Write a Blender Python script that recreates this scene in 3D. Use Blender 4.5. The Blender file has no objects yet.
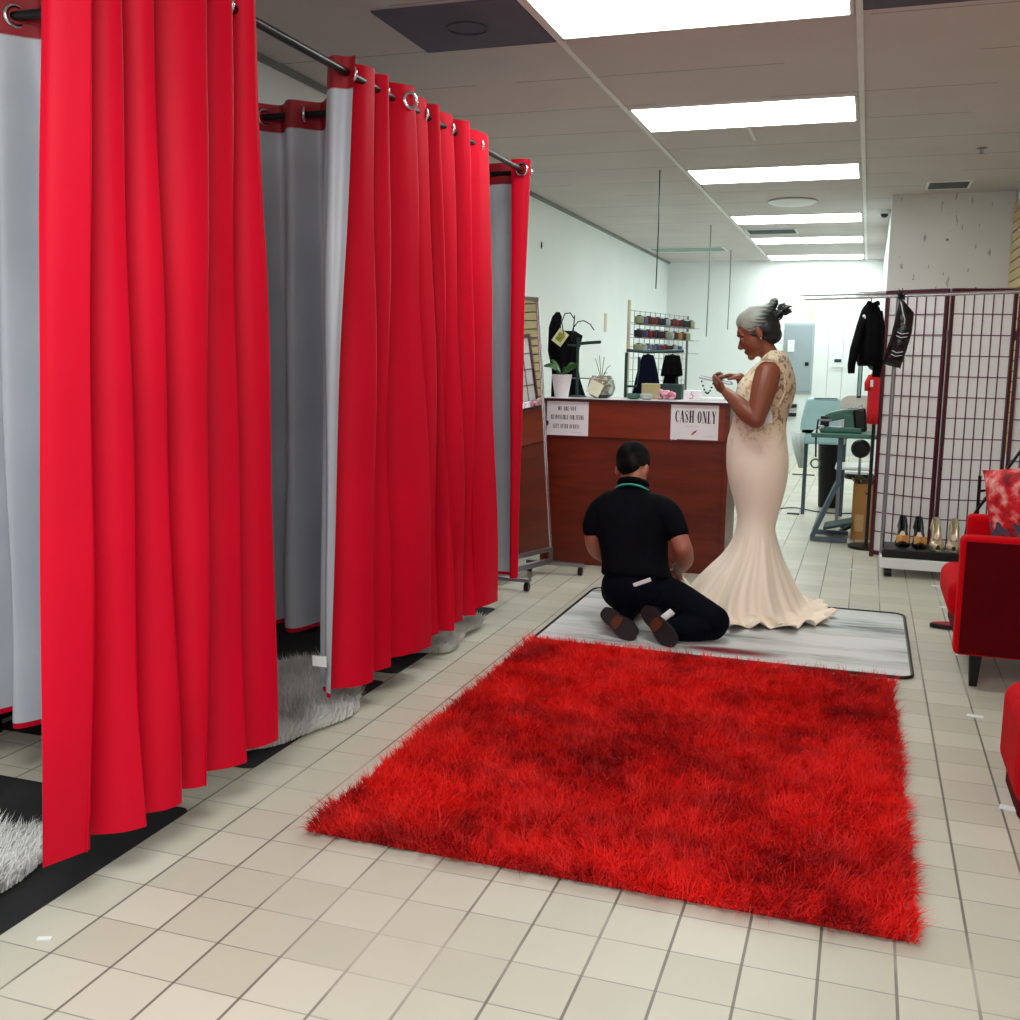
import bpy, bmesh, math, random
import numpy as np
from mathutils import Vector, Matrix
random.seed(7); rng = np.random.default_rng(7)
PI = math.pi; SC = bpy.context.scene; COL = SC.collection
SC.view_settings.view_transform = 'Standard'; SC.view_settings.look = 'None'
SC.view_settings.exposure = 0.0; SC.view_settings.gamma = 1.0

# ---------------------------------------------------------------- materials
def lin(c): return tuple(((v/255)/12.92 if v/255 <= .04045 else ((v/255+.055)/1.055)**2.4) for v in c)
def new_mat(name):
    m = bpy.data.materials.new(name); m.use_nodes = True
    return m, m.node_tree.nodes, m.node_tree.links, m.node_tree.nodes['Principled BSDF']
def mat(name, rgb, rough=.6, metal=0, emis=0, var=.12, vscale=6, bump=0, bscale=60, sheen=0, trans=0, coat=0, subs=0, stretch=(1,1,1), spec=.5, alpha=1):
    m, N, L, B = new_mat(name)
    c = lin(rgb)
    B.inputs['Roughness'].default_value = rough; B.inputs['Metallic'].default_value = metal
    B.inputs['Specular IOR Level'].default_value = spec
    B.inputs['Alpha'].default_value = alpha
    if trans: B.inputs['Transmission Weight'].default_value = trans
    if coat: B.inputs['Coat Weight'].default_value = coat; B.inputs['Coat Roughness'].default_value = .1
    if sheen: B.inputs['Sheen Weight'].default_value = sheen
    tc = N.new('ShaderNodeTexCoord'); mp = N.new('ShaderNodeMapping'); L.new(tc.outputs['Object'], mp.inputs[0])
    mp.inputs['Scale'].default_value = stretch
    nz = N.new('ShaderNodeTexNoise'); nz.inputs['Scale'].default_value = vscale; nz.inputs['Detail'].default_value = 3
    L.new(mp.outputs[0], nz.inputs[0])
    r = N.new('ShaderNodeValToRGB'); L.new(nz.outputs[0], r.inputs[0])
    r.color_ramp.elements[0].position = .3; r.color_ramp.elements[1].position = .7
    r.color_ramp.elements[0].color = (*[v*(1-var) for v in c], 1); r.color_ramp.elements[1].color = (*[min(1, v*(1+var)) for v in c], 1)
    L.new(r.outputs[0], B.inputs['Base Color'])
    if emis:
        L.new(r.outputs[0], B.inputs['Emission Color']); B.inputs['Emission Strength'].default_value = emis
    if bump:
        n2 = N.new('ShaderNodeTexNoise'); n2.inputs['Scale'].default_value = bscale; L.new(mp.outputs[0], n2.inputs[0])
        bp = N.new('ShaderNodeBump'); bp.inputs['Strength'].default_value = bump; bp.inputs['Distance'].default_value = .01
        L.new(n2.outputs[0], bp.inputs['Height']); L.new(bp.outputs[0], B.inputs['Normal'])
    return m
def mth(N, L, op, a, b=None, clamp=False):
    n = N.new('ShaderNodeMath'); n.operation = op; n.use_clamp = clamp
    for i, v in enumerate((a, b)):
        if v is None: continue
        if isinstance(v, (int, float)): n.inputs[i].default_value = v
        else: L.new(v, n.inputs[i])
    return n.outputs[0]
def mix(N, L, f, a, b):
    n = N.new('ShaderNodeMix'); n.data_type = 'RGBA'
    for i, v in ((0, f), (6, a), (7, b)):
        if isinstance(v, (int, float)): n.inputs[i].default_value = v
        elif isinstance(v, tuple): n.inputs[i].default_value = (*v, 1)
        else: L.new(v, n.inputs[i])
    return n.outputs[2]

M = {}
M['red'] = mat('curtain red satin', (204, 0, 38), .55, var=.10, vscale=1.5, bump=.35, bscale=3.2, spec=.16)
M['redband'] = mat('curtain header red', (150, 8, 26), .6, var=.1)
M['lining'] = mat('grey curtain lining', (188, 193, 201), .40, 0, var=.10, vscale=2.5, bump=.5, bscale=3.5)
M['chrome'] = mat('polished steel', (205, 208, 212), .18, 1, var=.05)
M['dullchrome'] = mat('brushed steel', (150, 150, 158), .35, 1, var=.08)
M['black'] = mat('black enamel', (9, 9, 12), .35, spec=.35, var=.2)
M['blackfab'] = mat('black cloth', (10, 10, 14), .9, spec=.12, var=.3, vscale=14, bump=.4, bscale=20)
M['navy'] = mat('navy cloth', (11, 16, 38), .9, spec=.12, var=.3, vscale=12, bump=.4, bscale=20)
M['white'] = mat('white paint', (232, 236, 236), .5, var=.03)
M['paper'] = mat('white paper', (248, 247, 253), .7, var=.01)
M['ink'] = mat('black ink', (18, 20, 30), .7, var=.05)
M['greyink'] = mat('faded grey ink', (170, 172, 182), .7, var=.05)
M['redink'] = mat('crimson ink', (190, 20, 55), .6, var=.05)
M['wallp'] = mat('white wall paint', (232, 238, 236), .7, var=.03, vscale=1.2, bump=.08, bscale=30)
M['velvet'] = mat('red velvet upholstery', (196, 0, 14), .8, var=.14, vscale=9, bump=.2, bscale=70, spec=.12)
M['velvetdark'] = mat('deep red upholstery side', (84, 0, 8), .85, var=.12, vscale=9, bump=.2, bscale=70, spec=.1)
M['green'] = mat('grey green enamel', (62, 112, 96), .4, var=.12, vscale=10)
M['dkgreen'] = mat('dark green metal', (36, 66, 62), .45, .3, var=.15, vscale=10)
M['steelblue'] = mat('blue grey metal', (82, 98, 110), .45, .4, var=.1)
M['lacquer'] = mat('maroon lacquered wood', (74, 14, 36), .35, var=.2, vscale=8, stretch=(3, 3, .4))
M['lattice'] = mat('maroon lattice strips', (92, 30, 58), .5, var=.1)
M['faint'] = mat('thin grey wire', (120, 130, 128), .6)
M['cardboard'] = mat('brown cardboard', (168, 122, 66), .85, var=.08)
M['cyan'] = mat('pale cyan plastic', (165, 205, 208), .5, var=.06)
M['tape'] = mat('masking tape', (205, 198, 175), .8, var=.06)
M['leaf'] = mat('green leaf', (36, 92, 34), .35, var=.25, vscale=25)
M['pot'] = mat('white glazed pot', (235, 232, 235), .3, var=.02)
M['gold'] = mat('gold fabric', (214, 158, 92), .35, .35, var=.15, vscale=60)
M['silver'] = mat('silver glitter leather', (196, 180, 150), .3, .45, var=.2, vscale=90)
M['mauve'] = mat('mauve leather', (120, 84, 96), .4, var=.15)
M['blush'] = mat('blush insole', (226, 190, 182), .6, var=.06)
M['red_cloth'] = mat('bright red cloth', (205, 14, 30), .8, var=.1)
M['glass'] = mat('clear glass', (235, 242, 240), .05, trans=.95, var=.01)
M['tag'] = mat('cream tag card', (232, 236, 190), .7, var=.12, vscale=40)
M['pink'] = mat('pink satin', (222, 168, 178), .5, var=.2, vscale=60)
M['tan'] = mat('tan box card', (188, 176, 130), .8, var=.08)

# ---------------------------------------------------------------- mesh tools
class MB:
    def __init__(s): s.bm = bmesh.new()
    def _add(s, verts, faces):
        vs = [s.bm.verts.new(v) for v in verts]
        for f in faces:
            try: s.bm.faces.new([vs[i] for i in f])
            except ValueError: pass
        return vs
    def box(s, c, d, rz=0, mtx=None):
        R = Matrix.Rotation(rz, 3, 'Z'); x, y, z = [v/2 for v in d]
        P = [Vector(c) + ((mtx or R) @ Vector((a*x, b*y, e*z))) for a in (-1, 1) for b in (-1, 1) for e in (-1, 1)]
        s._add(P, [(0, 1, 3, 2), (4, 6, 7, 5), (0, 4, 5, 1), (2, 3, 7, 6), (0, 2, 6, 4), (1, 5, 7, 3)]); return s
    def bar(s, a, b, w, h=None, up=(0, 0, 1)):
        a = Vector(a); b = Vector(b); d = b-a; L = d.length; d.normalize()
        u = Vector(up)
        if abs(d.dot(u)) > .95: u = Vector((0, 1, 0))
        sd = d.cross(u).normalized(); u = sd.cross(d)
        s.box((a+b)/2, (w, L, h or w), mtx=Matrix((sd, d, u)).transposed()); return s
    def loft(s, rings, caps=True, closed=True):
        n = len(rings[0]); V = [s.bm.verts.new(p) for r in rings for p in r]
        for i in range(len(rings)-1):
            for j in range(n if closed else n-1):
                k = (j+1) % n
                try: s.bm.faces.new([V[i*n+j], V[i*n+k], V[(i+1)*n+k], V[(i+1)*n+j]])
                except ValueError: pass
        if caps and closed:
            s.bm.faces.new(V[:n][::-1]); s.bm.faces.new(V[-n:])
        return s
    def tube(s, pts, r, n=10, caps=True, flat=1.0):
        pts = [Vector(p) for p in pts]; m = len(pts); R = r if isinstance(r, (list, tuple)) else [r]*m
        rings = []; t0 = (pts[1]-pts[0]).normalized(); u = Vector((0, 0, 1)) if abs(t0.z) < .9 else Vector((1, 0, 0))
        u = (u - t0*u.dot(t0)).normalized()
        for i in range(m):
            t = (pts[min(i+1, m-1)]-pts[max(i-1, 0)]).normalized(); u = (u - t*u.dot(t)).normalized(); v = t.cross(u)
            rings.append([pts[i]+u*math.cos(2*PI*k/n)*R[i]*flat+v*math.sin(2*PI*k/n)*R[i] for k in range(n)])
        return s.loft(rings, caps)
    def lathe(s, prof, c=(0, 0, 0), n=24, sx=1, sy=1, caps=True):
        c = Vector(c)
        return s.loft([[c+Vector((r*sx*math.cos(2*PI*k/n), r*sy*math.sin(2*PI*k/n), z)) for k in range(n)] for r, z in prof], caps)
    def ball(s, c, r, n=16, mtx=None, m=10):
        rr = r if isinstance(r, (tuple, list)) else (r, r, r); c = Vector(c); rings = []
        for i in range(1, m):
            a = PI*i/m; rings.append([Vector((math.sin(a)*math.cos(2*PI*k/n)*rr[0], math.sin(a)*math.sin(2*PI*k/n)*rr[1], -math.cos(a)*rr[2])) for k in range(n)])
        rings = [[c+((mtx @ p) if mtx else p) for p in q] for q in rings]
        return s.loft(rings)
    def ring(s, c, ax, R, r, n=24, k=8):
        ax = Vector(ax).normalized(); u = ax.orthogonal().normalized(); v = ax.cross(u); c = Vector(c); V = []
        for i in range(n):
            a = 2*PI*i/n; d = u*math.cos(a)+v*math.sin(a)
            V.append([c+d*(R+r*math.cos(2*PI*j/k))+ax*r*math.sin(2*PI*j/k) for j in range(k)])
        V.append(V[0]); V2 = [s.bm.verts.new(p) for q in V[:-1] for p in q]
        for i in range(n):
            for j in range(k):
                a, b = i*k, ((i+1) % n)*k
                s.bm.faces.new([V2[a+j], V2[a+(j+1) % k], V2[b+(j+1) % k], V2[b+j]])
        return s
    def prism(s, poly, z0, z1, f=None):
        f = f or (lambda p: Vector(p)); n = len(poly)
        return s.loft([[f((x, y, z0)) for x, y in poly], [f((x, y, z1)) for x, y in poly]])
    def grid(s, F):
        r = len(F); c = len(F[0]); V = [s.bm.verts.new(p) for q in F for p in q]
        for i in range(r-1):
            for j in range(c-1): s.bm.faces.new([V[i*c+j], V[i*c+j+1], V[(i+1)*c+j+1], V[(i+1)*c+j]])
        return s
    def build(s, name, m, parent=None, smooth=False, bevel=0, seg=2, solid=0, recalc=True, sub=0):
        if recalc: bmesh.ops.recalc_face_normals(s.bm, faces=s.bm.faces)
        me = bpy.data.meshes.new(name); s.bm.to_mesh(me); s.bm.free()
        o = bpy.data.objects.new(name, me); COL.objects.link(o)
        if isinstance(m, str): m = M[m]
        me.materials.append(m)
        if smooth:
            me.polygons.foreach_set('use_smooth', [True]*len(me.polygons))
            if smooth == 'auto':
                try: me.set_sharp_from_angle(angle=math.radians(40))
                except Exception: pass
        if solid:
            md = o.modifiers.new('s', 'SOLIDIFY'); md.thickness = solid; md.offset = 0
        if bevel:
            md = o.modifiers.new('b', 'BEVEL'); md.width = bevel; md.segments = seg; md.limit_method = 'ANGLE'; md.angle_limit = math.radians(35)
        if sub:
            md = o.modifiers.new('u', 'SUBSURF'); md.levels = sub; md.render_levels = sub
        if parent:
            o.parent = parent
            o.matrix_parent_inverse = Matrix.Translation(-parent.location) if parent.type == 'EMPTY' else Matrix()
            if parent.type != 'EMPTY' and parent.parent: pass
        return o
def empty(name, loc, label, cat, group=None):
    o = bpy.data.objects.new(name, None); COL.objects.link(o); o.location = loc; o.empty_display_size = .05
    return tag(o, label, cat, group)
def tag(o, label=None, cat=None, group=None, kind=None):
    if label: o['label'] = label
    if cat: o['category'] = cat
    if group: o['group'] = group
    if kind: o['kind'] = kind
    return o
def struct(o): o['kind'] = 'structure'; return o
def copy_tree(o, parent=None):
    c = o.copy(); COL.objects.link(c)
    if parent: c.parent = parent; c.matrix_parent_inverse = o.matrix_parent_inverse.copy()
    for ch in list(o.children): copy_tree(ch, c)
    return c

# ---------------------------------------------------------------- camera (phone camera held at 1.25 m, turned 18.7 deg to the left)
cd = bpy.data.cameras.new('camera'); cam = bpy.data.objects.new('camera', cd); COL.objects.link(cam)
cd.sensor_width = 36; cd.sensor_fit = 'HORIZONTAL'; cd.lens = 36*1045.05/1020; cd.clip_start = .05
yaw, pit, rol = math.radians(18.6655), math.radians(8.279), math.radians(.8888)
fw = Vector((-math.sin(yaw)*math.cos(pit), math.cos(yaw)*math.cos(pit), -math.sin(pit)))
r0 = Vector((math.cos(yaw), math.sin(yaw), 0)); u0 = r0.cross(fw)
rr = r0*math.cos(rol)+u0*math.sin(rol); uu = -r0*math.sin(rol)+u0*math.cos(rol)
mm = Matrix((rr, uu, -fw)).transposed().to_4x4(); mm.translation = (0, 0, 1.25); cam.matrix_world = mm
SC.camera = cam
# ================================================================ ROOM
T = .15273; X0, Y0 = -.6344, 1.9285
def floor_mat():
    m, N, L, B = new_mat('quarry tile floor')
    g = N.new('ShaderNodeNewGeometry'); sp = N.new('ShaderNodeSeparateXYZ'); L.new(g.outputs['Position'], sp.inputs[0])
    u = mth(N, L, 'DIVIDE', mth(N, L, 'SUBTRACT', sp.outputs[0], X0), T); v = mth(N, L, 'DIVIDE', mth(N, L, 'SUBTRACT', sp.outputs[1], Y0), T)
    def edge(w):
        f = mth(N, L, 'FRACT', w); return mth(N, L, 'MINIMUM', f, mth(N, L, 'SUBTRACT', 1, f))
    cb = N.new('ShaderNodeCombineXYZ'); L.new(mth(N, L, 'FLOOR', u), cb.inputs[0]); L.new(mth(N, L, 'FLOOR', v), cb.inputs[1])
    wn = N.new('ShaderNodeTexWhiteNoise'); L.new(cb.outputs[0], wn.inputs[0])
    n1 = N.new('ShaderNodeTexNoise'); n1.inputs['Scale'].default_value = 1.3; n1.inputs['Detail'].default_value = 5; L.new(g.outputs['Position'], n1.inputs[0])
    n2 = N.new('ShaderNodeTexNoise'); n2.inputs['Scale'].default_value = 9; n2.inputs['Detail'].default_value = 6; L.new(g.outputs['Position'], n2.inputs[0])
    tile = mix(N, L, wn.outputs[0], lin((190, 190, 172)), lin((212, 211, 195)))
    tile = mix(N, L, mth(N, L, 'MULTIPLY', n1.outputs[0], .5), tile, lin((176, 174, 154)))
    tile = mix(N, L, mth(N, L, 'MULTIPLY', n2.outputs[0], .25), tile, lin((222, 214, 200)))
    mu = mth(N, L, 'LESS_THAN', edge(u), .021); mv = mth(N, L, 'LESS_THAN', edge(v), .013)
    # grout: mostly dark, pale in worn stretches
    gd = N.new('ShaderNodeValToRGB'); L.new(n1.outputs[0], gd.inputs[0]); gd.color_ramp.elements[0].position = .5; gd.color_ramp.elements[1].position = .62
    gd.color_ramp.elements[0].color = (*lin((98, 94, 86)), 1); gd.color_ramp.elements[1].color = (*lin((172, 168, 156)), 1)
    col = mix(N, L, mth(N, L, 'MULTIPLY', mv, .55), tile, gd.outputs[0]); col = mix(N, L, mth(N, L, 'MULTIPLY', mu, .85), col, gd.outputs[0])
    L.new(col, B.inputs['Base Color'])
    B.inputs['Roughness'].default_value = .38; B.inputs['Specular IOR Level'].default_value = .35
    h = mth(N, L, 'SUBTRACT', 1, mth(N, L, 'MAXIMUM', mu, mv)); bp = N.new('ShaderNodeBump'); bp.inputs['Strength'].default_value = .5; bp.inputs['Distance'].default_value = .002
    L.new(h, bp.inputs['Height']); L.new(bp.outputs[0], B.inputs['Normal'])
    return m
def ceil_mat():
    m, N, L, B = new_mat('ceiling tile')
    g = N.new('ShaderNodeNewGeometry'); sp = N.new('ShaderNodeSeparateXYZ'); L.new(g.outputs['Position'], sp.inputs[0])
    v = mth(N, L, 'FRACT', mth(N, L, 'DIVIDE', mth(N, L, 'SUBTRACT', sp.outputs[1], 4.56), .615)); e = mth(N, L, 'LESS_THAN', v, .022)
    n1 = N.new('ShaderNodeTexNoise'); n1.inputs['Scale'].default_value = 2; n1.inputs['Detail'].default_value = 4; L.new(g.outputs['Position'], n1.inputs[0])
    n3 = N.new('ShaderNodeTexNoise'); n3.inputs['Scale'].default_value = 1.1; L.new(g.outputs['Position'], n3.inputs[0])
    c = mix(N, L, n1.outputs[0], lin((190, 182, 180)), lin((208, 200, 198)))
    e2 = mth(N, L, 'MULTIPLY', e, mth(N, L, 'GREATER_THAN', n3.outputs[0], .42))
    c = mix(N, L, mth(N, L, 'MULTIPLY', e2, .55), c, lin((110, 110, 106))); L.new(c, B.inputs['Base Color']); B.inputs['Roughness'].default_value = .9
    n2 = N.new('ShaderNodeTexNoise'); n2.inputs['Scale'].default_value = 160; L.new(g.outputs['Position'], n2.inputs[0])
    bp = N.new('ShaderNodeBump'); bp.inputs['Strength'].default_value = .2; bp.inputs['Distance'].default_value = .004; L.new(n2.outputs[0], bp.inputs['Height']); L.new(bp.outputs[0], B.inputs['Normal'])
    return m
def speck_mat():
    m, N, L, B = new_mat('stained plaster board')
    g = N.new('ShaderNodeNewGeometry')
    vo = N.new('ShaderNodeTexVoronoi'); vo.inputs['Scale'].default_value = 9; L.new(g.outputs['Position'], vo.inputs[0])
    a = mth(N, L, 'LESS_THAN', vo.outputs['Distance'], .10)
    mp = N.new('ShaderNodeMapping'); mp.inputs['Rotation'].default_value = (0, .5, 0); mp.inputs['Scale'].default_value = (9, 1, 2.2); L.new(g.outputs['Position'], mp.inputs[0])
    ns = N.new('ShaderNodeTexNoise'); ns.inputs['Scale'].default_value = 3.4; ns.inputs['Detail'].default_value = 2; L.new(mp.outputs[0], ns.inputs[0])
    s = mth(N, L, 'GREATER_THAN', ns.outputs[0], .71)
    n1 = N.new('ShaderNodeTexNoise'); n1.inputs['Scale'].default_value = 3; n1.inputs['Detail'].default_value = 5; L.new(g.outputs['Position'], n1.inputs[0])
    gate = mth(N, L, 'GREATER_THAN', n1.outputs[0], .52)
    c = mix(N, L, n1.outputs[0], lin((206, 204, 200)), lin((226, 224, 222)))
    c = mix(N, L, mth(N, L, 'MULTIPLY', mth(N, L, 'MAXIMUM', mth(N, L, 'MULTIPLY', a, gate), mth(N, L, 'MULTIPLY', s, .6)), .8), c, lin((70, 66, 60)))
    L.new(c, B.inputs['Base Color']); B.inputs['Roughness'].default_value = .8; return m
M['floor'] = floor_mat(); M['ceil'] = ceil_mat(); M['speck'] = speck_mat()
CZ = 2.61
struct(MB().box((-.75, 7, -.05), (4.3, 16.2, .1)).build('floor', 'floor'))
struct(MB().box((-.75, 7, CZ+.05), (4.3, 16.2, .1)).build('ceiling', 'ceil'))
struct(MB().box((-2.8, 7, CZ/2), (.1, 16.2, CZ)).build('wall_left', 'wallp'))
struct(MB().box((-.75, 14.95, CZ/2), (4.3, .1, CZ)).build('wall_back', 'wallp'))
struct(MB().box((.70, 12.1, CZ/2), (1.2, 5.5, CZ)).build('wall_right_rear', 'wallp'))
struct(MB().box((.56, 9.335, CZ/2), (.92, .03, CZ)).build('wall_right_return', 'speck'))
struct(MB().box((1.08, 8.3, CZ/2), (.1, 2.04, CZ)).build('wall_right_middle', 'wallp'))
struct(MB().box((1.35, 3.1, CZ/2), (.1, 8.4, CZ)).build('wall_right', 'wallp'))
struct(MB().box((1.2, 7.33, CZ/2), (.2, .06, CZ)).build('wall_right_step', 'wallp'))
# slatwall boards on the right wall
M['slat'] = mat('pale maple slatwall', (200, 178, 132), .5, var=.08, stretch=(1, .2, 6))
M['slatgroove'] = mat('slat groove shadow', (60, 50, 36), .8)
def slatwall(x, y0, y1, z0, z1, label):
    r = empty('slatwall_panel', (x, (y0+y1)/2, z0), label, 'slatwall')
    a = MB(); g = MB(); g.box((x-.006, (y0+y1)/2, (z0+z1)/2), (.008, y1-y0, z1-z0)); z = z0
    while z < z1-.03:
        a.box((x-.018, (y0+y1)/2, z+.036), (.014, y1-y0, .066)); z += .0765
    a.build('slats', 'slat', r); g.build('backing', 'slatgroove', r)
slatwall(1.03, 7.4, 9.3, .6, 2.5, 'narrow pale maple slatwall beside the stained plaster board')
slatwall(1.30, 3.0, 7.2, .9, 2.5, 'long pale maple slatwall behind the red armchair')
# suspended ceiling bars
tb = mat('ceiling tee bar', (226, 226, 222), .6, var=.03)
for i, (x, y0, y1) in enumerate([(-1.345, 0, 14.9), (-.118, 0, 14.9)]):
    struct(MB().box((x, (y0+y1)/2, CZ-.004), (.026, y1-y0, .008)).build('trim_%d' % (i+1), tb))
k = 3
for y in (6.46, 9.9, 10.25, 13.3):
    if y in (6.46,):
        struct(MB().box((-.75, y+.2, CZ-.004), (.02, .38, .008)).build('trim_%d' % k, tb)); k += 1
struct(MB().box((-2.735, 7, CZ-.012), (.03, 15.8, .024)).build('trim_%d' % k, mat('grey wall angle', (120, 124, 122), .6))); k += 1
struct(MB().box((-2.742, 7, .05), (.016, 15.8, .1)).build('baseboard_left', mat('dark vinyl baseboard', (26, 25, 28), .5)))
struct(MB().box((.086, 14.84-2.75, CZ/2+.0), (.028, .05, 0.01)).build('trim_%d' % k, tb)); k += 1
# panel lights
M['glow'] = mat('lit diffuser', (250, 252, 255), .5, emis=1, var=0)
gb = M['glow'].node_tree.nodes['Principled BSDF']
for l in list(M['glow'].node_tree.links):
    if l.to_socket.name == 'Emission Color': M['glow'].node_tree.links.remove(l)
gb.inputs['Emission Color'].default_value = (.93, 1, .98, 1); gb.inputs['Emission Strength'].default_value = 11.5
LT = [(3.93, 4.53), (5.84, 6.44), (7.76, 8.38), (10.26, 10.88), (12.1, 12.72), (14.08, 14.7)]
LN = ['nearest', 'second nearest', 'third', 'fourth', 'fifth', 'farthest']
for i, (a, b) in enumerate(LT):
    r = empty('ceiling_light', (-.735, (a+b)/2, CZ), 'rectangular fluorescent ceiling panel light, %s of the six in the row' % LN[i], 'ceiling light', 'ceiling panel lights')
    MB().box((-.735, (a+b)/2, CZ-.006), (1.165, b-a-.03, .006)).build('diffuser', 'glow', r)
    f = MB()
    for s in (-1, 1):
        f.box((-.735, (a+b)/2+s*((b-a)/2-.008), CZ-.005), (1.19, .014, .012)); f.box((-.735+s*.588, (a+b)/2, CZ-.005), (.014, b-a, .012))
    f.build('frame', tb, r)
# dark square speaker tiles
M['dtile'] = mat('dark mauve ceiling tile', (84, 80, 98), .8, var=.08)
for x, y, lab in [(-1.665, 4.275, 'dark mauve ceiling tile with a round grille, left of the nearest light'), (.19, 4.2, 'dark mauve ceiling tile right of the nearest light')]:
    r = empty('ceiling_tile', (x, y, CZ), lab, 'ceiling tile')
    MB().box((x, y, CZ-.004), (.6, .58, .006)).build('tile_face', 'dtile', r)
    MB().ring((x, y, CZ-.009), (0, 0, 1), .085, .004).build('grille_ring', mat('grille ring', (58, 55, 70), .6), r)
def vent(x, y, w, d, lab, n=6):
    r = empty('ceiling_vent', (x, y, CZ), lab, 'vent')
    MB().box((x, y, CZ-.003), (w, d, .004)).build('backing', mat('vent dark', (40, 42, 44) if n > 4 else (150, 165, 155), .8), r)
    f = MB()
    for s in (-1, 1): f.box((x, y+s*d/2, CZ-.006), (w+.02, .018, .01)); f.box((x+s*w/2, y, CZ-.006), (.018, d, .01))
    f.build('frame', 'white', r)
    s2 = MB()
    for i in range(n): s2.box((x, y-d/2+d*(i+.5)/n, CZ-.008), (w-.02, .012, .006))
    s2.build('louvres', mat('vent slats', (120, 122, 122) if n > 4 else (180, 196, 186), .6), r)
vent(.49, 8.86, .30, .34, 'small grey air vent in the ceiling in front of the stained board')
vent(-1.05, 11.55, .5, .4, 'grey air vent between the fourth and fifth ceiling lights')
vent(-2.2, 13.2, .9, .5, 'wide pale green air vent at the far left of the ceiling', 4)
r = empty('smoke_detector', (.594, 7.46, CZ), 'tiny dark sprinkler head in the ceiling above the folding screen', 'sprinkler')
MB().lathe([(.03, 0), (.03, -.006), (.012, -.01), (.01, -.03), (.02, -.034), (.018, -.038)], (.594, 7.46, CZ)).build('sprinkler_head', 'dullchrome', r)
r.name = 'ceiling_sprinkler'
r = empty('ceiling_fixture', (-.70, 9.45, CZ), 'round shallow white ceiling fixture between the third and fourth lights', 'ceiling fixture')
MB().lathe([(.19, 0), (.2, -.012), (.17, -.03), (.08, -.042), (.01, -.045)], (-.70, 9.45, CZ), 32).build('dome', 'white', r, smooth='auto')
MB().ring((-.70, 9.45, CZ-.012), (0, 0, 1), .197, .006, 32).build('rim', tb, r)
r = empty('security_camera', (.05, 10.19, CZ), 'small white dome security camera at the rear right ceiling corner', 'camera')
MB().lathe([(.05, 0), (.05, -.03), (.045, -.035)], (.05, 10.19, CZ)).build('housing', 'white', r, smooth='auto')
MB().ball((.05, 10.19, CZ-.035), .035).build('lens_dome', 'black', r, smooth=True)
# thin wires hanging from the ceiling
for x, y, z, lab in [(-1.515, 7.75, 1.77, 'long thin dark wire hanging from the ceiling over the counter'), (-1.597, 10.93, 1.5, 'middle one of three thin wires hanging from the ceiling'), (-1.698, 13.4, 1.64, 'faintest and farthest thin wire hanging from the ceiling')]:
    tag(MB().tube([(x, y, CZ), (x+.004, y, (z+CZ)/2), (x, y, z)], .0045 if y < 8 else .006, 6).build('hanging_wire', 'dkgreen' if y < 8 else 'faint', smooth=True), lab, 'wire', 'hanging wires')
# electrical panel etc on the back wall
yb = 14.9
r = empty('electrical_panel', (-.92, yb, .84), 'grey metal electrical panel door on the back wall behind the woman', 'electrical panel')
pm = mat('grey panel paint', (168, 182, 186), .5, var=.04)
MB().box((-.92, yb-.01, 1.30), (.40, .02, .96)).build('frame', pm, r, bevel=.004)
pd_ = MB().box((-.92, yb-.026, 1.30), (.345, .014, .90)).build('door', mat('grey panel door', (150, 165, 170), .45, var=.03), r, bevel=.004)
MB().box((-.80, yb-.037, 1.23), (.05, .01, .05)).build('latch', 'black', pd_, bevel=.003)
MB().box((-1.02, yb-.04, 1.47), (.09, .012, .16)).build('switch_plate', 'white', r, bevel=.003)
r = empty('thermostat', (-.40, yb, 1.2), 'small white thermostat on the back wall right of the grey panel', 'thermostat')
cs_ = MB().box((-.40, yb-.012, 1.255), (.15, .024, .13)).build('case', 'white', r, bevel=.006)
MB().box((-.40, yb-.026, 1.28), (.09, .004, .045)).build('display', 'dkgreen', cs_)
tag(MB().box((-.77, yb-.003, 1.93), (.055, .004, .2), mtx=Matrix.Rotation(.12, 3, 'Y')).build('tape_strip', 'tape'), 'strip of masking tape stuck on the back wall above the grey panel', 'tape')
tag(MB().box((-2.746, 11.28, 1.645), (.004, .11, .2)).build('tape_strip', 'tape'), 'upright strip of tan tape on the left wall above the counter', 'tape')
tag(MB().ball((-2.745, 8.87, 2.22), (.006, .012, .03)).build('wall_hook', 'black'), 'tiny dark hook high on the left wall', 'hook')
r = empty('wall_outlet', (-1.05, yb, .5), 'black plugs in a wall outlet behind the hip of the woman', 'outlet')
MB().box((-1.02, yb-.006, .60), (.12, .012, .2)).build('plate', 'white', r, bevel=.003)
for z in (.54, .66): MB().box((-.98, yb-.05, z), (.16, .08, .05)).build('plug', 'black', r, bevel=.01)
for x in (-.53, -.34):
    struct(MB().box((x, yb-.001, 1.25), (.008, .004, 1.7)).build('trim_%d' % (20+int(x*-10)), mat('panel seam', (180, 190, 188), .7)))

# ---------------------------------------------------------------- lights
w = bpy.data.worlds.new('world'); SC.world = w; w.use_nodes = True
w.node_tree.nodes['Background'].inputs[0].default_value = (.85, .93, 1, 1); w.node_tree.nodes['Background'].inputs[1].default_value = .3
def area(name, loc, rot, sx, sy, e, c):
    l = bpy.data.lights.new(name, 'AREA'); l.shape = 'RECTANGLE'; l.size = sx; l.size_y = sy; l.energy = e; l.color = c
    o = bpy.data.objects.new(name, l); COL.objects.link(o); o.location = loc; o.rotation_euler = rot; return o
area('shopfront_daylight', (-.2, -.9, 1.9), (math.radians(78), 0, 0), 2.6, 1.2, 34, (1, .98, .97))
# ceiling panels in the front part of the shop, behind the camera
area('front_panel_light', (-.7, .6, 2.55), (0, 0, 0), 1.2, .6, 50, (1, 1, 1))
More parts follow.
